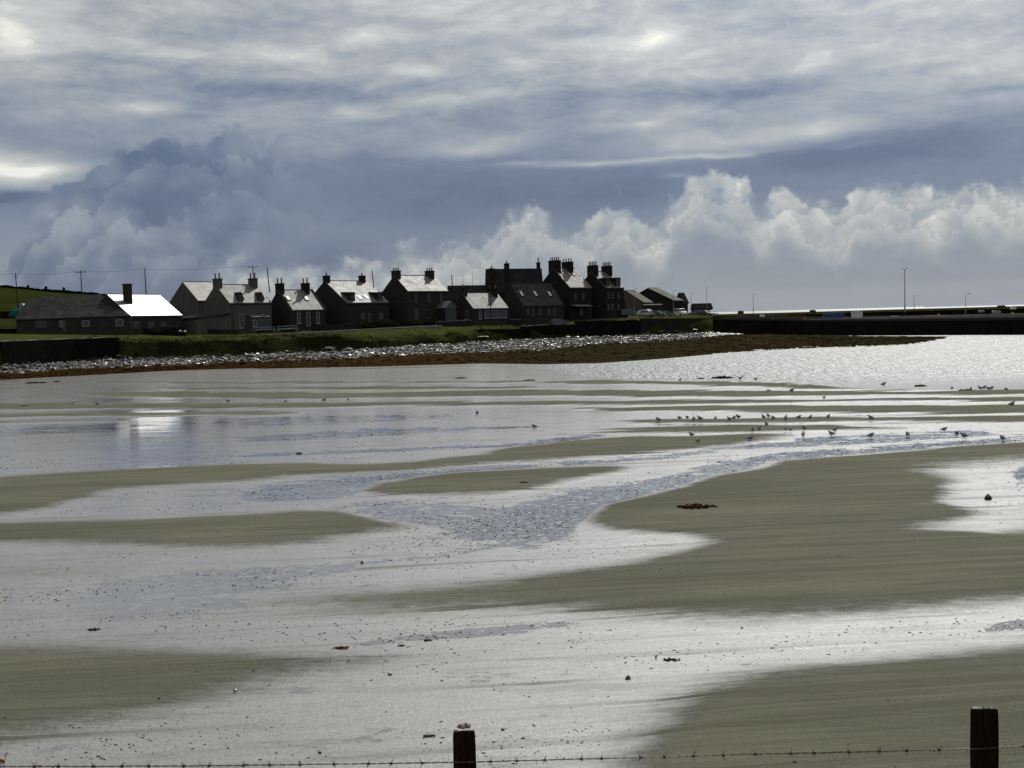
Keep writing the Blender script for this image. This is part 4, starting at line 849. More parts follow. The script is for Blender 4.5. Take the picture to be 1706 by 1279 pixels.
# --- low house behind and low cottage in front
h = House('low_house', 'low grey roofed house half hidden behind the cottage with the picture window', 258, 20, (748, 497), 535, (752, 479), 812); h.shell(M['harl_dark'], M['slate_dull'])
h = House('cottage', 'low cottage with one chimney and wide pale framed windows beside the utility pole', 241, 43, (788.5, 514), 537.5, (769.5, 488.6), 846.5)
h.shell(M['harl_mid'], M['slate'])
h.chimney(756, 769.5, 478, pots=1, ypot=473.5, end=0, wm=M['harl_dark']); h.chimney(812, 829, 480, pots=2, ypot=475, end=1, wm=M['stone'])  # right stack is made up, a solid stand-in for a dark chimney shadow
h.window(798, 802, 517, 531, fr=M['lightgrey']); h.window(807, 824.5, 517, 529.5, fr=M['lightgrey']); h.window(826, 844, 517, 528.5, fr=M['lightgrey']); h.window(775, 780.5, 517, 531.5, face='gable', fr=M['lightgrey'])
# --- long dark building behind, lower building with three rooflights
h = House('long_house', 'long dark roofed house with a tall thin chimney standing behind the roof with three rooflights', 262, 20, (812, 483), 532, (824, 453), 905)
h.shell(M['stone'], M['slate_dull'])
h.chimney(814, 824, 447, pots=1, ypot=443, end=0); h.chimney(839.5, 848.5, 438.5, pots=1, ypot=434, wa=.9)
h = House('side_house', 'dark low house with three rooflights in a row below the tall chimneys', 252, 43, (872, 509.5), 533, (850, 473.3), 939)
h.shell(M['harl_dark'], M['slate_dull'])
for x in (868.5, 891.5, 915): h.rooflight(x, 490.5, .8, 1.5)
for x in (877.5, 897.5, 912, 921): h.window(x, x+5, 513, 524)
h.window(887, 891, 512, 528, name='door', fr=M['grey_frame'])
# --- tall house with four rooflights
h = House('tall_house', 'tall dark house with four rooflights, a large many potted chimney and glaring slates', 266, 44, (949.5, 479), 531, (921.5, 447), 985.5)
h.shell(M['stone'], M['slate'])
h.chimney(900, 921, 433.5, pots=5, ypot=428, end=0, wa=1.2); h.chimney(893.5, 900, 437, pots=1, ypot=429, wa=.8, front_b=h.hw+1.2); h.chimney(935.5, 955, 436, pots=4, ypot=430.5, end=1, wa=1.1)
for x in (931, 939, 947.5, 955): h.rooflight(x, 457.5, .6, 1.3)
for (x0, x1, y0, y1) in ((957, 961, 488, 499), (970, 974, 488, 499)): h.window(x0, x1, y0, y1)
h.window(965, 972, 512, 525, name='door')
a0 = h.front(952, 510)[0]; a1 = h.front(979, 510)[0]; zc = h.front(952, 508.5)[2]
MB().hexa([(a0, -1.7, zc-.3), (a1, -1.7, zc-.3), (a1, -.005, zc), (a0, -.005, zc)], [(a0, -1.7, zc-.2), (a1, -1.7, zc-.2), (a1, -.005, zc+.12), (a0, -.005, zc+.12)]).build('canopy', M['sheet'], h.root)
# --- end house
h = House('end_house', 'dark end house of the row with two rounded dormers and a buttressed right corner', 272, 44, (1009, 479), 527, (985, 453), 1039.5)
h.shell(M['stone'], M['slate'])
h.chimney(971.5, 990.5, 442, pots=5, ypot=435.5, end=0, wa=1.2); h.chimney(1001.5, 1020, 443, pots=5, ypot=436.5, end=1, wa=1.2)
h.dormer(1009, 1015.5, 462, 478, kind='flat', set_=.25, wm=M['stone']); h.dormer(1024.5, 1034, 461, 478, kind='flat', set_=.25, wm=M['stone'])
for x in (1012, 1018.5, 1029): h.window(x, x+3.6, 487, 497); h.window(x, x+3.6, 506, 516)
MB().hexa([(h.L-.5, -.01, -1), (h.L+1.6, -.01, -1), (h.L+1.6, 3, -1), (h.L-.5, 3, -1)], [(h.L-.5, -.01, 4.5), (h.L+.05, -.01, 4.5), (h.L+.05, 3, 4.5), (h.L-.5, 3, 4.5)]).build('buttress', M['stone'], h.root)
# --- sheds beyond
def shed(name, label, D, th, corner, yb, apex, xr, wm, rm, **k):
    h = House(name, label, D, th, corner, yb, apex, xr, cat='shed'); h.shell(wm, rm, ov=.3, ohang=.25, **k); return h
h = shed('shed', 'pale long shed with light fascia beside the dark end house', 300, 62, (1072, 503), 519, (1042, 484), 1086.5, M['harl'], M['sheet'])
h = shed('hall', 'dark hall with broad pale roof behind the parked cars', 325, 58, (1122, 500), 517, (1080, 480), 1137.5, M['stone'], M['sheet'])
h = shed('shed', 'steep dark shed just behind the dark hall', 350, 38, (1138, 503), 516, (1131, 489), 1146, M['stone'], M['slate_dull'])
h = shed('shed', 'small low dark shed at the head of the quay', 320, 18, (1156, 513), 518, (1154, 507), 1186, M['stone'], M['slate_dull'])
h = House('garage', 'low flat grey garage in front of the pale shed', 296, 20, (1073, 508.5), 519, (1073.5, 507.3), 1103.5, cat='garage'); h.shell(M['harl_mid'], M['sheet'], ov=.1)

# ---------------------------------------------------------------- quay and outer pier
qp = [(1183, 281, 4.95), (1290, 291, 4.15), (1350, 281, 3.75), (1450, 262, 3.6), (1600, 245, 3.45), (1706, 233, 3.45), (2100, 204, 3.4), (2600, 180, 3.4)]
mb = MB(); rings = []; caps = []
for x, D, z in qp:
    f_ = P(x, 540, D); rings.append([(f_[0], D, -1.5), (f_[0], D, z), (f_[0]+20+.2*f_[0], D+75, z+.4), (f_[0]+20+.2*f_[0], D+75, -1.5)]); caps.append([(f_[0], D-.12, z-.35), (f_[0], D-.12, z+.12), (f_[0]+.2, D+.9, z+.12), (f_[0]+.2, D+.9, z-.35)])
mb.loft(rings); q_ = empty('quay', (0, 300, 0), 0, 'long black stone quay wall closing the bay at the right', 'quay')
mb.v = [(a, b-300, c) for a, b, c in mb.v]; mb.build('quay_wall', M['quay'], q_)
c2 = MB(); c2.loft(caps); c2.v = [(a, b-300, c+.003) for a, b, c in c2.v]; c2.build('quay_coping', M['harl_mid'], q_)
# outer pier with grassy top
mb = MB(); rings = []; gr = []
for x, D, y in ((1170, 345, 524), (1300, 348, 520.8), (1430, 348, 517), (1560, 345, 513.5), (1706, 342, 509.6), (2000, 335, 501.5), (2500, 330, 488)):
    f_ = P(x, y, D); rings.append([(f_[0], D, -1.5), (f_[0], D, f_[2]-.7), (f_[0]+2, D+16, f_[2]-.7), (f_[0]+2, D+16, -1.5)]); gr.append([(f_[0], D-.1, f_[2]-.697), (f_[0]+.1, D+1.5, f_[2]), (f_[0]+1, D+13, f_[2]), (f_[0]+2, D+16, f_[2]-.697)])
mb.loft(rings); q_ = empty('pier', (0, 345, 0), 0, 'outer pier with a strip of grass along its top, before the bright horizon', 'pier')
mb.v = [(a, b-345, c) for a, b, c in mb.v]; mb.build('pier_wall', M['seawall'], q_)
c2 = MB(); c2.loft(gr); c2.v = [(a, b-345, c) for a, b, c in c2.v]; c2.build('grass_top', mat('pier grass', (.03, .035, .01), .9, hill_fn((.012, .014, .004), (.028, .030, .008), .3)), q_)
# kerb line on the quay
ribbon('quay_kerb', [(1335,533.4,292),(1420,530.6,283),(1500,528.6,272),(1640,525.5,262),(1706,523.5,252),(1900,517,240)], .9, M['concrete'], .25)
def container(x0, x1, yt, yb, D, m, label, th=-10):
    a = P(x0, yb, D); L = (x1-x0)*D/F; H = (yb-yt)*D/F; r = empty('container', a, math.radians(th), label, 'container')
    b = MB().box((0, 0, -.3), (L, 2.4, H)); 
    b.build('body', m, r); rb = MB()
    for i in range(int(L/.3)): rb.box((.08+i*.3, -.05, .1), (.22+i*.3, -.003, H-.1))
    rb.build('ribs', m, r); MB().box((-.03, -.06, H), (L+.03, 2.45, H+.08)).build('top_rail', m, r)
container(1373, 1406, 522, 528.5, 296, M['cont_blue'], 'blue container on the quay beside the white one'); container(1420, 1436.5, 519.5, 528, 293, M['cont_white'], 'white ribbed container on the quay right of the blue one')
def clutter(name, x, y, w, h_, D, m, label, cat):
    q = P(x, y, D); s = D/F; rnd = random.Random(int(x)); mb = MB()
    mb.box((-w*s/2, -.6, -.25), (w*s/2, .6, h_*s*.6)); mb.prism([(-w*s/2, h_*s*.6), (w*s/2, h_*s*.6), (w*s*.35, h_*s), (-w*s*.4, h_*s)], lambda p, k: (p[0], -.55 if not k else .55, p[1]+.002))
    o = mb.build(name, m, bevel=.03); o.location = tuple(map(float, q)); return tag(o, label, cat)
clutter('fish_box_stack', 1209, 531, 9, 3, 303, M['green_net'], 'sea green heap of net at the near end of the quay', 'net')
clutter('upturned_boat', 1270, 526, 7, 2, 318, M['white'], 'small white upturned boat on the quay, left one', 'boat')
clutter('crate', 1287, 534.5, 4, 3.5, 292, M['lightgrey'], 'pale crate on the quay edge left of the containers', 'crate')
clutter('crate', 1302, 523.5, 4, 2, 318, M['cont_blue'], 'small bluish crate on the quay below the lamp line', 'crate')
clutter('buoy_heap', 1341.5, 530, 3, 2, 300, M['boat_red'], 'small red heap of buoys at the start of the pale kerb', 'buoys')
clutter('tar_drum', 1234, 521.5, 9, 4, 325, M['dark'], 'dark lobster pots piled against the bright horizon', 'lobster pots')
clutter('lobster_pots', 1354, 520, 9, 4, 318, M['dark'], 'dark heap of pots rising above the pier grass left of the blue container', 'lobster pots')
clutter('lobster_pots', 1668, 511, 12, 2.6, 330, M['dark'], 'dark low hut on the outer pier at far right', 'hut')
clutter('parked_trailer', 1492, 528.7, 12, 2.5, 282, M['lightgrey'], 'pale low trailer on the quay under the tall floodlight mast', 'trailer')
clutter('boat', 1550, 527.5, 26, 1.8, 274, M['lightgrey'], 'long pale upturned hull on the quay right of the small lamp', 'boat')
clutter('crate', 1635, 518.5, 8, 2, 300, M['lightgrey'], 'flat pale crate right of the single arm quay lamp', 'crate')
clutter('parked_van', 1660, 520.5, 13, 3.5, 296, M['lightgrey'], 'light grey van roof on the quay at far right', 'van')
clutter('boat', 1688, 513.5, 8, 2, 315, M['white'], 'small white boat at the far right of the quay', 'boat')
clutter('bollard', 1687, 525, 3, 5, 272, mat('yellow paint', (.3, .22, .03), .6), 'yellow mooring bollard near the right edge', 'bollard')
clutter('bollard', 1564, 526.5, 2.5, 4, 275, MATS['yellow paint'], 'yellow mooring bollard beside the pale hull', 'bollard')

# ---------------------------------------------------------------- cars
def car(x0, x1, yb, yt, D, th, paint, label, cat='car', kind='hatch', group='cars parked by the quay'):
    xm = (x0+x1)/2; q = P(xm, yb, D); Wm = (x1-x0)*D/F; L = 4.3; H = max(1.35, min(2.2, (yb-yt)*D/F))
    a = math.radians(th); r = empty('parked_'+cat, q, a, label, cat, group)
    hl, w = L/2, .86; k = H/1.45
    low = [(-hl, .35), (-hl+.05, .75), (-hl+.15, .92), (hl-1.15, .95), (hl-.25, .78), (hl, .6), (hl, .32), (hl-.4, .22), (-hl+.4, .22)]
    mb = MB(); n = len(low)
    rings = [[(p[0]*s_, y_, p[1]*k*(1 if abs(y_) < w else .98)) for p in low] for y_, s_ in ((-w, .975), (-w+.1, 1), (w-.1, 1), (w, .975))]
    mb.loft(rings); body = mb.build('body', paint, r, bevel=.03)
    if kind == 'van': cab = [(-hl+.12, .92), (-hl+.2, 1.42), (hl-1.5, 1.45), (hl-.95, .95)]
    elif kind == 'saloon': cab = [(-hl+.55, .9), (-hl+1.15, 1.4), (hl-2.0, 1.42), (hl-1.15, .95)]
    else: cab = [(-hl+.12, .9), (-hl+.5, 1.42), (hl-1.9, 1.44), (hl-1.1, .95)]
    g = MB(); g.loft([[(p[0], y_*(1 if p[1] < 1 else .86), p[1]*k) for p in cab] for y_ in (-w+.06, w-.06)]); g.build('windows', M['glass'], r)
    rf = MB(); c1, c2_ = cab[1], cab[2]
    rf.hexa([(c1[0]-.03, -w*.84, c1[1]*k-.02), (c2_[0]+.05, -w*.84, c2_[1]*k-.02), (c2_[0]+.05, w*.84, c2_[1]*k-.02), (c1[0]-.03, w*.84, c1[1]*k-.02)], [(c1[0]+.05, -w*.78, c1[1]*k+.05), (c2_[0]-.06, -w*.78, c2_[1]*k+.05), (c2_[0]-.06, w*.78, c2_[1]*k+.05), (c1[0]+.05, w*.78, c1[1]*k+.05)])
    for pa, pb in ((cab[0], cab[1]), (cab[3], cab[2]), ((0, .95), (-.1, 1.43))):
        for sg in (-1, 1): rf.cyl((pa[0], sg*(w-.05), pa[1]*k), (pb[0], sg*w*.86*.985, pb[1]*k), .045, n=6)
    rf.build('car_roof', paint, r)
    for x in (-hl+.75, hl-.8):
        for sg in (-1, 1):
            wl = MB().cyl((x, sg*(w-.2), .31), (x, sg*(w+.02), .31), .31, n=16).build('wheel', M['tyre'], r); MB().cyl((x, sg*(w+.021), .31), (x, sg*(w+.035), .31), .19, n=12).build('hub', M['galv'], wl)
    for sg in (-1, 1):
        MB().box((hl-.03, sg*.62-.16, .58*k), (hl+.02, sg*.62+.16, .7*k)).build('headlight', M['skyglass'], r); MB().box((-hl-.02, sg*.68-.1, .6*k), (-hl+.08, sg*.68+.1, .8*k)).build('tail_light', M['boat_red'], r)
    return r
def paint(n, c): return mat(n, c, .25, coat=1, ior=1.5)
pd = paint('dark car paint', (.01, .012, .013)); pg_ = paint('dark green car paint', (.012, .03, .028)); ps = paint('silver car paint', (.25, .26, .27)); pw_ = paint('white car paint', (.5, .5, .5)); pr = paint('white van paint', (.45, .44, .43))
car(1028, 1065, 525.5, 515.5, 276, 12, pd, 'dark estate car at the left end of the parked row', kind='van')
car(1063, 1087, 526, 518, 280, 20, ps, 'silver car with its bonnet towards the bay, beside the dark estate')
car(1073, 1086, 524, 517.5, 288, -50, pw_, 'small white car behind the silver car')
car(1087, 1103, 526.5, 518.3, 284, -20, pd, 'black car left of the middle of the parked row')
car(1102, 1118, 526.5, 518.3, 289, 15, pg_, 'dark green car between the black car and the white van')
car(1124, 1144, 526, 514, 290, -66, pr, 'white van facing the bay in the parked row', 'van', 'van')
car(1150, 1168, 525, 517, 300, 165, pg_, 'blue green hatchback right of the white van')
car(1168, 1181, 526, 517, 298, -40, pd, 'black car with glinting bonnet near the quay head')
car(1176, 1191, 526, 517, 303, -55, ps, 'silver car at the right end of the parked row')
car(918, 944, 541.5, 533, 249, 18, pd, 'dark car with a glaring windscreen parked alone on the sea wall road', group='car on the sea wall road')

# ---------------------------------------------------------------- poles, lamps, masts
def pole(name, x, yt, yb, D, r=.14, label='', arms=None, xt=None, m=None, cat='telegraph pole', group='telegraph poles', lean=0):
    b = P(x, yb, D); t_ = P(x, yt, D); H = t_[2]-b[2]; ro = empty(name, b, 0, label, cat, group)
    dx = lean*H
    MB().cyl((0, 0, -1), (dx, 0, H), r, r*.7, 10).build('pole', m or M['wood'], ro)
    if arms:
        cr = MB().box((dx-arms/2, -.22, H-.5), (dx+arms/2, -.1, H-.36)).build('crossarm', M['wood'], ro); ins = MB()
        for u in (-arms/2+.1, 0, arms/2-.1): MB().cyl((dx+u, -.16, H-.36), (dx+u, -.16, H-.12), .07, .05, 8).build('insulator', M['dark'], cr)
    return ro, b+np.array([dx, 0, H])
_, t1 = pole('telegraph_pole', 31, 455, 525, 230, label='plain telegraph pole before the green hill, leftmost of the poles', lean=-.02)
_, t2 = pole('telegraph_pole', 137, 450, 500, 250, label='T topped telegraph pole behind the dark wing of the bungalow', arms=2.3, r=.13)
_, t3 = pole('telegraph_pole', 244, 447, 500, 265, label='plain telegraph pole behind the shining roof', lean=-.01)
_, t4 = pole('telegraph_pole', 423.5, 442, 490, 280, label='T topped telegraph pole behind the pots of the two dormer house', arms=2.4, r=.13, lean=-.01)
_, t5 = pole('telegraph_pole', 449, 444, 480, 270, label='leaning pole just left of the small cottage chimney', lean=-.08)
_, t6 = pole('telegraph_pole', 624, 450, 485, 270, label='leaning pole between the flat dormer house and the tall two storey house', lean=-.09)
_, t7 = pole('telegraph_pole', 755, 457, 490, 275, label='leaning pole above the low house left of two thin masts', lean=-.05)
pole('utility_pole', 818.6, 462, 541.5, 243, r=.13, label='dark pole standing on the lawn in front of the low cottage', lean=-.01, group='pole on the lawn')
for x, yt, lb in ((771, 456, 'thin mast above the low house, left of two'), (787, 452, 'thin leaning mast above the low house, right of two')): pole('mast', x, yt, 490, 285, r=.05, label=lb, m=M['galv'], cat='mast', group='thin masts', lean=.03)
pole('mast', 1178, 475.5, 513, 318, r=.07, label='thin bare mast at the quay head right of the last street lamp', m=M['galv'], cat='mast', group='thin masts', lean=-.015)
def wire(pts, name='overhead_wire', r=.02, label=''):
    mb = MB()
    for a, b in zip(pts[:-1], pts[1:]):
        n = 14; mb.tube([np.array(a)*(1-i/n)+np.array(b)*i/n-np.array([0, 0, 2.0*(i/n)*(1-i/n)]) for i in range(n+1)], r, 5)
    return tag(mb.build(name, M['dark']), label, 'wire')
wire([P(-300, 460, 215), t1, t2, t3], label='sagging overhead wire linking the three poles over the bungalow'); wire([t3+np.array([0, 0, -.1]), t4], label='overhead wire from the pole behind the shining roof to the far T pole')
def lamp(x, yt, yb, D, label, arm=1.4, side=1, r=.075, dbl=False, head=.7):
    b = P(x, yb, D); H = P(x, yt, D)[2]-b[2]; ro = empty('street_lamp', b, 0, label, 'street lamp', 'street lamps by the quay')
    MB().cyl((0, 0, -.5), (0, 0, 1.2), r*1.5, r*1.5, 10).cyl((0, 0, 1.2), (0, 0, H-.3), r, r*.7, 10).build('post', M['galv'], ro)
    for s_ in ((-1, 1) if dbl else (side,)):
        MB().tube([(0, 0, H-.35), (s_*arm*.15, 0, H-.08), (s_*arm*.6, 0, H-.02), (s_*arm, 0, H)], r*.6, 8).build('arm', M['galv'], ro)
        hd = MB().box((s_*arm-(0 if s_ > 0 else head), -.16, H-.09), (s_*arm+(head if s_ > 0 else 0), .16, H+.09)).build('lamp_head', M['galv'], ro, bevel=.03)
    return ro
lamp(1057, 481, 520, 282, 'street lamp before the pale shed, leftmost of the lamps', .5, head=.35)
lamp(1122, 484, 520, 300, 'street lamp in front of the dark hall', .5, head=.35)
lamp(1151.5, 487.5, 518, 312, 'street lamp left of the bare mast', .5, head=.35)
lamp(1255, 490, 520, 335, 'street lamp standing alone on the horizon left of the containers', .25, head=.35)
lamp(1507.5, 447.5, 517, 320, 'tall floodlight mast with lamps to both sides, tallest on the quay', .45, dbl=True, r=.14, head=.35)
lamp(1523, 492.5, 512, 348, 'short lamp just right of the tall floodlight mast', .1, head=.35, r=.06)
lamp(1608.5, 489, 522, 300, 'single arm quay lamp pointing right, rightmost of the lamps', .6, head=.8, r=.07)
# pale blue rails before the two dormer house
ro = empty('garden_rail', P(425, 551, 212.6), 0, 'pale blue rails with blue posts on the wall before the two dormer house', 'railing'); o_ = P(425, 551, 212.6)
for (x0, x1, y0, y1) in ((425.5, 454, 549.5, 548.3), (465, 493, 548, 546)):
    a = P(x0, y0, 212.7)-o_; b = P(x1, y1, 214.5)-o_; MB().tube([a, b], .10, 4).build('rail', M['lightgrey'], ro)
    a[2] += .45; b[2] += .45; MB().tube([a, b], .05, 6).build('rail', M['blue'], ro)
for x, y in ((456.5, 543.5), (463, 543), (493.5, 541.5)): q = P(x, y, 213.6)-o_; MB().box((q[0]-.14, q[1]-.14, q[2]-1.5), (q[0]+.14, q[1]+.14, q[2])).build('rail_post', M['blue'], ro)
# tarpaulins behind the bungalow
for (x, y, w, h_, lb) in ((28, 523, 22, 8, 'sea green tarpaulin heap beside the left end of the bungalow, lower one'), (39, 521, 14, 15, 'blue tarpaulin stack close against the bungalow roof end, taller one')):
    q = P(x, y, 212); s = 212/F; mb = MB(); rr = []
    for i in range(7):
        f_ = i/6; wv_ = w*s/2*(1-.55*f_**2); rr.append([(wv_*math.cos(a)+.15*math.sin(3*a+i), 1.5*math.sin(a)*(1-.5*f_), h_*s*f_*1.0-.6*(i == 0)+.12*math.sin(5*a)*f_) for a in np.linspace(0, 2*math.pi, 14, endpoint=False)])
    mb.loft(rr); o = mb.build('tarpaulin_heap', M['tarp'] if h_ > 10 else M['green_net'], smooth=True); o.location = tuple(map(float, q)); tag(o, lb, 'tarpaulin', 'tarpaulins behind the bungalow')
# gate pillar, white stones, bushes
for x, y, lb in ((300, 552.5, 'left one of two small white stones on the grass by the harled wall'), (308, 553, 'right one of two small white stones on the grass by the harled wall')):
    q = P(x, y, 201.5); tag(MB().lump(q+np.array([0, 0, .15]), (.26, .2, .2), 5).build('whitewashed_stone', M['white']), lb, 'stone', 'white stones on the grass')
for x, y, w, lb in ((611, 543.5, 3.4, 'dark round bush in front of the flat dormer house'), (646, 541, 5, 'dark spreading shrub left of the tall two storey house'), (690, 539, 3.5, 'dark low shrub below the tall two storey house'), (260, 553, 2.0, 'grey low shrub on the dyke below the shining roof')):
    q = P(x, y, 224+(x-611)*.07 if x > 300 else 199); mb = MB(); rnd = random.Random(int(x))
    for i in range(420):
        a = rnd.random()*6.28; rr = w/2*rnd.random()**.5; z = rnd.random()*1.5*(1-(rr/(w/2))**2)+.05; c_ = np.array([math.cos(a)*rr, math.sin(a)*rr*.6, z]); e = [c_+np.array([rnd.uniform(-.14, .14) for _ in range(3)]) for _ in range(3)]; mb.add(e, [(0, 1, 2)])
    o = mb.build('shrub', mat('shrub leaves', (.03, .035, .012), .7)); o.location = tuple(map(float, q)); tag(o, lb, 'shrub')
# bigger slabs on the shore
SL = [(412, 593.5, 2.4, .35), (434, 589, .9, .35), (466, 590, 1.0, .5), (480, 592, 1.6, .3), (506, 584, .8, .4), (500, 590, 1.2, .3), (545, 583, 3.2, .7), (553, 587, 1.6, .4), (578, 585, 2.0, .6), (570, 590, 2.6, .5), (540, 591, 2.2, .4), (1078, 557, 2.6, .5), (1100, 552.5, 1.6, .3), (1125, 551, 1.8, .3), (1155, 550.5, 2.2, .4), (996, 555.5, 2.4, .3), (800, 562, 3.4, .3), (1048, 562, 1.6, .3)]
names = ['long flat slab below the blue rails','small upright pale rock below the small cottage','blocky pale rock under the small cottage wall','thin slab lowest of those under the small cottage','small glinting rock highest on the dark bank','flat rock left of the large boulder','large pale boulder tilted against the dark bank end','slab leaning on the large pale boulder','second large boulder at the foot of the grassy bank','dark flat slab below the second large boulder','low slab nearest the seaweed under the large boulder',
 'broad pale slab at the foot of the greyer sea wall','small flat slab right of the broad pale slab','narrow slab in the middle of the far rocks','glinting slab farthest right near the quay corner','thin slab against the black sea wall','long glinting slab lying on the grass below the lawn wall','flat rock just left of the broad pale slab']
for i, ((x, y, w, h_), lb) in enumerate(zip(SL, names)):
    r = 3.0; q = shore_at(x, 2.6 if y > 560 else 2.9); 
    best = min(((abs(PX(shore_at(x, r_))[1]-y), r_) for r_ in np.linspace(2.0, 4.0, 60)))[1]; q = shore_at(x, best); s = w/2
    mb = MB(); 
    for j in range(2): mb.lump((j*.15*w, 0, h_*(.1+.35*j)), (s*(1-.3*j), s*.6*(1-.2*j), h_*(.6-.15*j)), 31*i+j, .35, .2)
    o = mb.build('boulder', mrock); o.location = tuple(map(float, q)); tag(o, lb, 'boulder', 'boulders along the shore')

# ---------------------------------------------------------------- gulls
gm = mat('gull plumage', (.12, .12, .13), .7, lambda K, b: K.put(b.inputs['Base Color'], K.mix(K.mapr(K.noise(opos(K), 9, 4, .6), .4, .6), (.13, .13, .14), (.22, .22, .23))))
mbill = mat('gull bill and legs', (.10, .05, .02), .6)
def gull_body(head_up=1.0):
    sp_ = [(-.20, .125, .006, .004), (-.14, .13, .04, .032), (-.07, .145, .066, .064), (.0, .155, .076, .078), (.06, .17, .066, .068), (.10, .20, .036, .040), (.125, .235*head_up, .028, .030), (.15, .25*head_up, .029, .028), (.172, .248*head_up, .02, .018), (.19, .242*head_up, .009, .008), (.215, .236*head_up, .003, .004)]
    rings = []
    sp_ = [(x*.82, z-.045+max(0, x)*.12, w*1.08, h_*1.15) for x, z, w, h_ in sp_]
    for i, (x, z, w, h_) in enumerate(sp_):
        a = sp_[max(0, i-1)]; b = sp_[min(len(sp_)-1, i+1)]; tx, tz = b[0]-a[0], b[1]-a[1]; l = math.hypot(tx, tz); nx, nz = -tz/l, tx/l
        rings.append([(x+nx*h_*math.sin(t), w*math.cos(t), z+nz*h_*math.sin(t)) for t in np.linspace(0, 2*math.pi, 10, endpoint=False)])
    return MB().loft(rings)
def gull(head_up=1.0, up_wings=False):
    r = empty('gull', (0, 0, 0)); mb = gull_body(head_up)
    for s_ in (-1, 1):
        if not up_wings: mb.loft([[(x+.0, s_*(y+o), z+u) for o, u in ((0, -.02), (.014, 0), (0, .022), (-.008, 0))] for x, y, z in ((.05, .055, .13), (-.02, .068, .128), (-.10, .045, .112), (-.195, .008, .09))])
        else:
            st_ = [(.05, .04, .14, .10), (.04, .16, .23, .10), (.0, .30, .29, .08), (-.05, .42, .36, .05), (-.12, .50, .42, .01)]
            mb.loft([[(x+c, s_*y, z), (x+c*.2, s_*y, z+.012), (x-c, s_*y, z+.004), (x-c*.2, s_*y, z-.006)] for x, y, z, c in st_])
    b = mb.build('plumage', gm, r, smooth=True)
    lg = MB()
    for s_ in (-1, 1): 
        l = MB().cyl((.01, s_*.025, -.01), (-.005, s_*.025, .06), .005, n=5).cyl((-.005, s_*.025, .06), (.01, s_*.025, .12), .006, n=5).add([(.01, s_*.025, 0), (.055, s_*.025-.02, -.004), (.055, s_*.025+.02, -.004)], [(0, 1, 2)]); l.build('leg', mbill, r)
    MB().cyl((.157, 0, .242*head_up-.027), (.195, 0, .232*head_up-.03), .009, .002, 6).build('bill', mbill, r)
    return r
ga = gull(1.0); gb = gull(.84); gf = gull(1.05, True)
rows = {
 'in the long row on the thin sand bar': [(1097,702),(1132,699),(1145,698),(1156,700.5),(1166,699.6),(1192,699.5),(1215,700.5),(1223,698.5),(1230,697.5),(1272,697.5),(1280,695.5),(1288,698.5),(1309,699.5),(1331,697.5),(1350,697.5),(1380,696.5),(1451,699.5)],
 'scattered on the broad bar below the row': [(1152,727),(1163,737),(1250,733),(1254,719),(1265,715),(1277,709.5),(1309,717.5),(1317,718.5),(1338,727.5),(1340,716.5)],
 'in the shallow channel at the right': [(1385,725.5),(1391,719),(1451,728.5),(1512,726.5),(1573,718.5),(1594,725.5),(1606,729.5),(1670,733.5)],
 'in the group at the water edge': [(1586,648.5),(1617.5,650.5),(1633,648.8),(1639.5,648),(1647,649.8),(1652,648.8),(1676,650.6)],
 'dotted over the left half': [(121,672.5),(162,674.5),(380,670),(476,670),(540,668.5),(580,667.5),(795,690.5),(890,713.5)]}
ordw = ['first','second','third','fourth','fifth','sixth','seventh','eighth','ninth','tenth','eleventh','twelfth','thirteenth','fourteenth','fifteenth','sixteenth','seventeenth']
used = {id(ga): 0, id(gb): 0}; rnd = random.Random(11)
def put_gull(src, x, y, label, group, s=1.0, rz=None, zoff=0):
    o = copy_tree(src) ; g = G(x, y, 0); z = max(sand_z(x, y), 0); g = G(x, y, z); o.location = (float(g[0]), float(g[1]), z+zoff+.008)
    o.rotation_euler = (0, 0, rnd.choice([0, math.pi])+rnd.uniform(-.9, .9) if rz is None else rz); o.scale = (s, s, s); tag(o, label, 'gull', group); return o
for k, lst in rows.items():
    for i, (x, y) in enumerate(sorted(lst)):
        up_ = rnd.random() < .5; w_ = 'upright' if up_ else 'hunched'
        put_gull(ga if up_ else gb, x, y, f'{w_} gull, {ordw[i]} from left '+k, 'gulls '+k, s=rnd.uniform(1.0, 1.25)*(1.1 if y < 680 else 1), rz=rnd.choice([1.2, 1.9, 2.6, .5, 4.2, 5.2, -.3, 3.6])+rnd.uniform(-.3, .3))
put_gull(gb, 1133, 634.5, 'hunched gull at the sand edge left of the low seaweed mounds', 'gulls on the far sand', 1.1); put_gull(gb, 1259, 633.5, 'hunched gull just right of the gull with raised wings', 'gulls on the far sand', 1.3, 3.6)
put_gull(gb, 1319.5, 652.5, 'gull bending forward on the far sand bar', 'gulls on the far sand', 1.3); put_gull(ga, 1472, 642.5, 'lone gull mirrored in the smooth water left of a weed mound', 'gulls on the far sand', 1.4)
put_gull(gb, 1373, 664.5, 'small gull between two far sand bars', 'gulls on the far sand', 1.0); put_gull(ga, 1686, 676, 'lone gull near the right edge above the sand bars', 'gulls on the far sand', 1.3)
put_gull(gf, 1233, 633.5, 'gull with both wings raised above the smooth water', 'gulls on the far sand', 1.25, -1.2, .05)
for q in (ga, gb, gf):
    for c_ in [o for o in bpy.data.objects if o.parent == q]: bpy.data.objects.remove(c_)
    bpy.data.objects.remove(q)

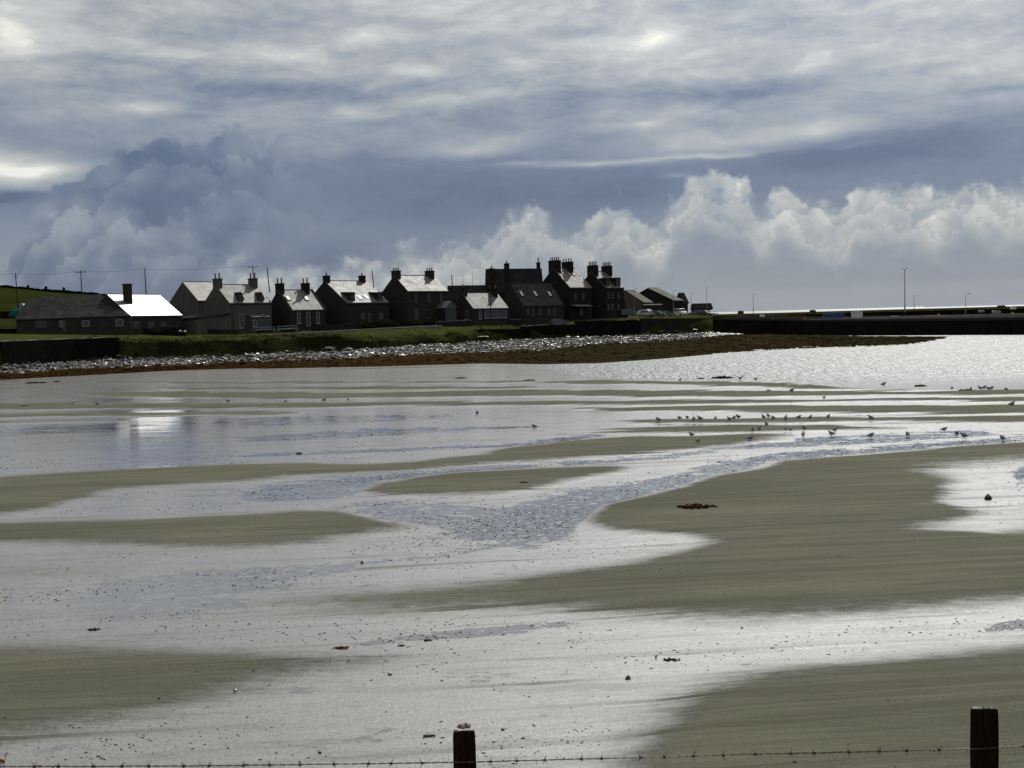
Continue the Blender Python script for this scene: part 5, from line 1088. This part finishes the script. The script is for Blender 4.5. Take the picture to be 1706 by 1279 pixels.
# ---------------------------------------------------------------- seaweed clumps, stones and sticks on the sand
mkelp = mat('kelp', (.12, .045, .015), .7, lambda K, b: K.put(b.inputs['Base Color'], K.mix(K.mapr(K.noise(wpos(K), 12, 4, .6), .4, .6), (.06, .026, .010), (.014, .009, .006))))
def clump(x, y, wpx_, label, hgt=.18, m=mkelp, name='seaweed_clump', cat='seaweed', seed=None):
    g = G(x, y, 0); z = max(sand_z(x, y), 0); g = G(x, y, z); s = g[1]/F*wpx_; rnd = random.Random(seed or int(x)); mb = MB()
    for i in range(26):
        u = rnd.uniform(-.5, .5)*s; v_ = rnd.uniform(-.16, .16)*s*2; hh = s*hgt*(1-abs(u/s)*1.2)*rnd.uniform(.5, 1.1)
        pts_ = [(u, v_, 0), (u+rnd.uniform(-.1, .1)*s, v_+rnd.uniform(-.1, .1)*s, hh), (u+rnd.uniform(-.22, .22)*s, v_+rnd.uniform(-.15, .15)*s, hh*.5), (u+rnd.uniform(-.3, .3)*s, v_, .01)]
        mb.tube(pts_, [s*.03, s*.035, s*.025, s*.01], 5)
    for i in range(6): mb.lump((rnd.uniform(-.38, .38)*s, rnd.uniform(-.1, .1)*s, s*hgt*.3), (s*.11, s*.1, s*hgt*.42), rnd.randrange(999), .4)
    o = mb.build(name, m); o.location = (float(g[0]), float(g[1]), z); return tag(o, label, cat)
clump(1162, 845, 48, 'orange brown seaweed clump alone on the broad right sand bar', .13)
clump(568, 1080, 26, 'flat brown seaweed scrap left of the dark stones on the lower wet sand', .12); clump(155, 1049.5, 20, 'small orange brown weed scrap on the lower left wet sand', .16)
clump(872, 804, 12, 'small pale brown scrap on the island sand bar', .2); clump(498, 756, 9, 'dark brown scrap on the middle wet sand, left half', .35)
clump(713, 1067, 13, 'brown curled scrap right of the flat seaweed scrap', .25); clump(668, 1076, 13, 'thin brown scrap between two others on the lower wet sand', .12)
clump(1168, 631, 10, 'low dark weed mound left of the long weed mound', .3); clump(1205, 630, 30, 'long low weed mound left of the gull with raised wings', .14); clump(1533, 643.5, 19, 'dark weed mound in the smooth water near the right', .2)
clump(1611, 651.5, 26, 'dark weed strip under the water edge gulls', .14); clump(768, 630, 16, 'thin dark weed patch on the far sand near the middle', .12); clump(882, 634, 18, 'thin dark weed patch right of centre on the far sand', .12); clump(60, 638, 30, 'dark stick like weed line at the far left sand', .06)
clump(95, 636, 10, 'small dark weed patch at the far left sand', .25); clump(715, 1226.5, 18, 'orange brown twig of weed left of the shell topped post', .14); clump(1120, 1099, 24, 'thin brown weed thread right of the forked twig', .06)
clump(1280, 651, 8, 'small weed dot on the far bar edge', .3); clump(40, 676, 8, 'tiny orange scrap near the two left gulls', .2)
mst = mat('dark wet stone', (.03, .027, .024), .4, ior=1.5)
for x, y, w, lb in ((1646, 832, 14, 'dark angular stone in the bright patch at right'), (1046, 1131, 10, 'dark round stone on the lower wet sand right of centre'), (650, 1124, 8, 'small dark stone on the lower wet sand left of centre'), (838, 1216, 7, 'dark round pebble right of the shell topped post'), (533, 1254, 7, 'dark pebble near the barbed wire, lower left'), (603, 938, 7, 'small dark stone at the tip of the narrow pool'), (1236, 1047, 5, 'small dark pebble on the bright band at right'), (392, 1151, 6, 'small dark pebble on the lower left sand')):
    g = G(x, y, max(sand_z(x, y), 0)); s = g[1]/F*w/2; o = MB().lump((0, 0, s*.45), (s, s*.9, s*.75), int(x), .4).lump((s*.4, 0, s*.35), (s*.6, s*.6, s*.5), int(x)+3, .4).build('stone', mst); o.location = tuple(map(float, g)); tag(o, lb, 'stone')
g = G(1093, 1098, 0); mb = MB(); s = g[1]/F; mb.tube([(0, 0, 0), (.5*s, 0, 4*s), (2.5*s, 0, 8*s)], .9*s, 5).tube([(0, 0, 0), (-1.5*s, 0, 5*s), (-2*s, 0, 7*s)], .7*s, 5); o = mb.build('twig', mst); o.location = tuple(map(float, g)); tag(o, 'forked dark twig upright in the bright wet sand', 'twig')

# ---------------------------------------------------------------- near bank and fence
FD = 5.0
bx_ = np.linspace(-9, 9, 60); by_ = np.linspace(-8, 13.5, 60); XX, YY = np.meshgrid(bx_, by_)
prof = np.interp(YY, [-8, 0, 5, 6.5, 11.5, 13.5], [4.9, 4.7, 3.45, 2.9, .35, -.2]); ZZ = prof+(fbm(XX*1.2, YY*1.2, 4)-.5)*.25*sstep((13.5-YY)/3)
tag(grid_obj('grass_bank', XX*2.2, YY, ZZ, mat('near bank grass', (.05, .06, .02), .9, hill_fn((.03, .038, .012), (.06, .068, .02), 2))), kind='structure')
fence = empty('wire_fence', P(1210, 1400, FD), 0, 'barbed wire strung between two dark square posts in the foreground', 'fence'); fo = P(1210, 1400, FD)
def woodfn(K, b):
    p = opos(K); n = K.noise(K.vm('MULTIPLY', p, (30, 30, 1.5)), 1, 5, .6); n2 = K.noise(p, 12, 4, .6)
    lc = K.noise(p, 34, 5, .7); K.put(b.inputs['Base Color'], K.mix(K.mapr(lc, .60, .68, 0, .7), K.mix(K.mapr(n, .35, .7), (.005, .003, .002), (.020, .012, .008)), (.05, .05, .04))); bump(K, b, n, .006); K.put(b.inputs['Roughness'], K.mapr(n2, .3, .7, .6, .9))
mpost = mat('dark weathered post', (.02, .014, .01), .8, woodfn)
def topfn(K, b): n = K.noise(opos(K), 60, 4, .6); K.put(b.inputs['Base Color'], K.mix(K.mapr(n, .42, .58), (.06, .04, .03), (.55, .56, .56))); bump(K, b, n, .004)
mtop = mat('wet post top lit white', (.4, .4, .4), .3, topfn)  # white of the lit, wet top is put into the colour
def fpost(xa, xb, yt, d, lit, rz):
    a = P(xa, yt, d); b = P(xb, yt, d); w = (b-a)[0]; mb = MB(); rings = []; zt = (a[2]+b[2])/2-fo[2]; cx_ = (a[0]+b[0])/2-fo[0]; cy_ = d+w/2-fo[1]
    rnd = random.Random(int(xa)); base = []
    for i in range(8): 
        an = [(-.5, -.5), (0, -.52), (.5, -.5), (.52, 0), (.5, .5), (0, .52), (-.5, .5), (-.52, 0)][i]; base.append(an)
    for z, s_ in ((-1.6, 1.04), (-.7, 1.03), (-.35, 1.0), (-.2, 1.02), (-.09, 1.0), (-.02, .99), (0, .93)):
        rings.append([(cx_+(p[0]*math.cos(rz)-p[1]*math.sin(rz))*w*s_+rnd.uniform(-.0015, .0015), cy_+(p[0]*math.sin(rz)+p[1]*math.cos(rz))*w*s_, zt+z+(rnd.uniform(-.003, .001) if z > -.1 else 0)-(p[1]+.5)*w*(.27 if z > -.05 else 0)) for p in base])
    o = mb.loft(rings).build('fence_post', mpost, fence)
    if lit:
        q = MB(); q.add([(p[0]*1-.0*p[0], p[1], p[2]+.001) for p in [(cx_+(c[0]-cx_)*.9, cy_+(c[1]-cy_)*.9, c[2]) for c in rings[-1]]]+[(cx_+(c[0]-cx_)*.8, cy_+(c[1]-cy_)*.8, c[2]+.006+rnd.uniform(0, .004)) for c in rings[-1]], [tuple(range(8, 16))]+[(i, (i+1) % 8, (i+1) % 8+8, i+8) for i in range(8)]); q.build('lit_top', mtop, o)
    return np.array([cx_, cy_, zt])+fo
ptL = fpost(754, 790, 1220, FD, False, .05); ptR = fpost(1630, 1664, 1182, FD, True, -.03)
# barbed wire
def wy(x): return float(np.interp(x, [-200, 0, 360, 760, 1250, 1629, 1666, 1706, 1900], [1281, 1277, 1275.5, 1270, 1256.5, 1247.5, 1245, 1243, 1240]))
ws = MB(); n = 900; s1 = []; s2 = []
for i in range(n+1):
    x = -160+i*2020/n; q = P(x, wy(x)+1.3*(float(fbm(np.array([x*.03]), np.array([2.2]), 3)[0])-.5), FD-.012)-fo; ph = x/15*math.pi; o_ = np.array([0, math.cos(ph), math.sin(ph)])*.0021; s1.append(q+o_); s2.append(q-o_)
ws.tube(s1, .0016, 5).tube(s2, .0016, 5); wr_ = ws.build('barbed_wire', M['rust'], fence)
for i, x in enumerate(np.arange(-46, 1760, 50.3)):
    if 1610 < x < 1700: continue
    x += random.uniform(-9, 9); q = P(x, wy(x), FD-.012)-fo; mb = MB(); rnd = random.Random(i)
    for k in range(4):
        c_ = q+np.array([(k-1.5)*.0035, 0, 0]); mb.tube([c_+np.array([0, math.cos(t)*.0052, math.sin(t)*.0052]) for t in np.linspace(0, 6.28, 9)], .0017, 4)
    for k in range(4):
        a = k*math.pi/2+rnd.uniform(-.5, .5)+.7; mb.tube([q+np.array([0, 0, 0]), q+np.array([rnd.uniform(-.012, .012), math.cos(a)*.012, math.sin(a)*.018+ .006*np.sign(math.sin(a))])*1.15], [.0018, .0006], 5)
    mb.build('barb', M['rust'], wr_)
    if x > 1350:
        bm = bmesh.new(); bmesh.ops.create_icosphere(bm, subdivisions=2, radius=.0033); me = bpy.data.meshes.new('drop'); bm.to_mesh(me); bm.free(); me.materials.append(M['drop']); me.polygons.foreach_set('use_smooth', [True]*len(me.polygons))
        o = bpy.data.objects.new('water_drop', me); C.objects.link(o); o.parent = wr_; o.location = tuple(map(float, q+np.array([0, 0, -.0085])))
# crab shell on the left post
msh = mat('reddish crab shell', (.16, .06, .035), .5, lambda K, b: (K.put(b.inputs['Base Color'], K.mix(K.mapr(K.noise(opos(K), 90, 4, .6), .4, .62), (.085, .038, .022), (.25, .16, .11))), bump(K, b, K.noise(opos(K), 120, 4, .6), .004)))
cs = empty('crab_shell', ptL, 0, 'reddish brown crab shell lying on top of the left fence post', 'shell')
mb = MB(); bm = bmesh.new(); bmesh.ops.create_icosphere(bm, subdivisions=3, radius=1)
vs = []; 
for v_ in bm.verts:
    x, y, z = v_.co; k = 1+.12*math.sin(9*x+4*z)+.1*math.sin(11*y+5*x); vs.append((x*.027*k+.004, y*.022*k, z*.0135*k*(1 if z > 0 else .5)+.0085+.004*(x > .2)))
mb.add(vs, [tuple(q.index for q in f.verts) for f in bm.faces]); bm.free(); mb.build('carapace', msh, cs, smooth=True)
cl = MB()
for i, (x0, x1, z1) in enumerate(((-.02, -.036, .012), (-.018, -.03, .02), (.022, .036, .010), (-.012, -.022, .024))): cl.tube([(x0, -.012, .006), ((x0+x1)/2, -.018, z1+.004), (x1, -.016, z1)], [.004, .003, .001], 6)
cl.lump((.012, -.004, .022), (.012, .011, .008), 3); cl.build('claws', msh, cs)
# dry plant at the bottom left corner
q = P(4, 1290, 4.6); pl_ = empty('dry_weed', q, 0, 'dry orange weed stalk poking up at the bottom left corner', 'plant'); s = 4.6/F
MB().tube([(0, 0, -.8), (-2*s, 0, 0), (3*s, 0, 16*s), (8*s, 0, 34*s)], .0016, 5).build('stem', mat('dry stalk', (.12, .06, .03), .8), pl_)
mb = MB(); rnd = random.Random(2)
for i in range(26): a = rnd.uniform(-.3, 3.4); l = rnd.uniform(2, 6)*s; c_ = np.array([8*s, 0, 35*s]); mb.tube([c_, c_+np.array([math.cos(a)*l, rnd.uniform(-2, 2)*s, math.sin(a)*l*.7])], [.0008, .0004], 4)
mb.build('seed_head', mat('pale seed head', (.3, .25, .2), .8), pl_)
mb = MB(); 
for i in range(9): c_ = np.array([(-6+rnd.uniform(-6, 8))*s, rnd.uniform(-4, 4)*s, (22+rnd.uniform(-4, 3))*s]); mb.add([c_, c_+np.array([9*s, 2*s, rnd.uniform(-3, 3)*s]), c_+np.array([4*s, -3*s, rnd.uniform(2, 6)*s])], [(0, 1, 2)])
mb.build('leaf', mat('orange leaf', (.35, .14, .02), .7), pl_)
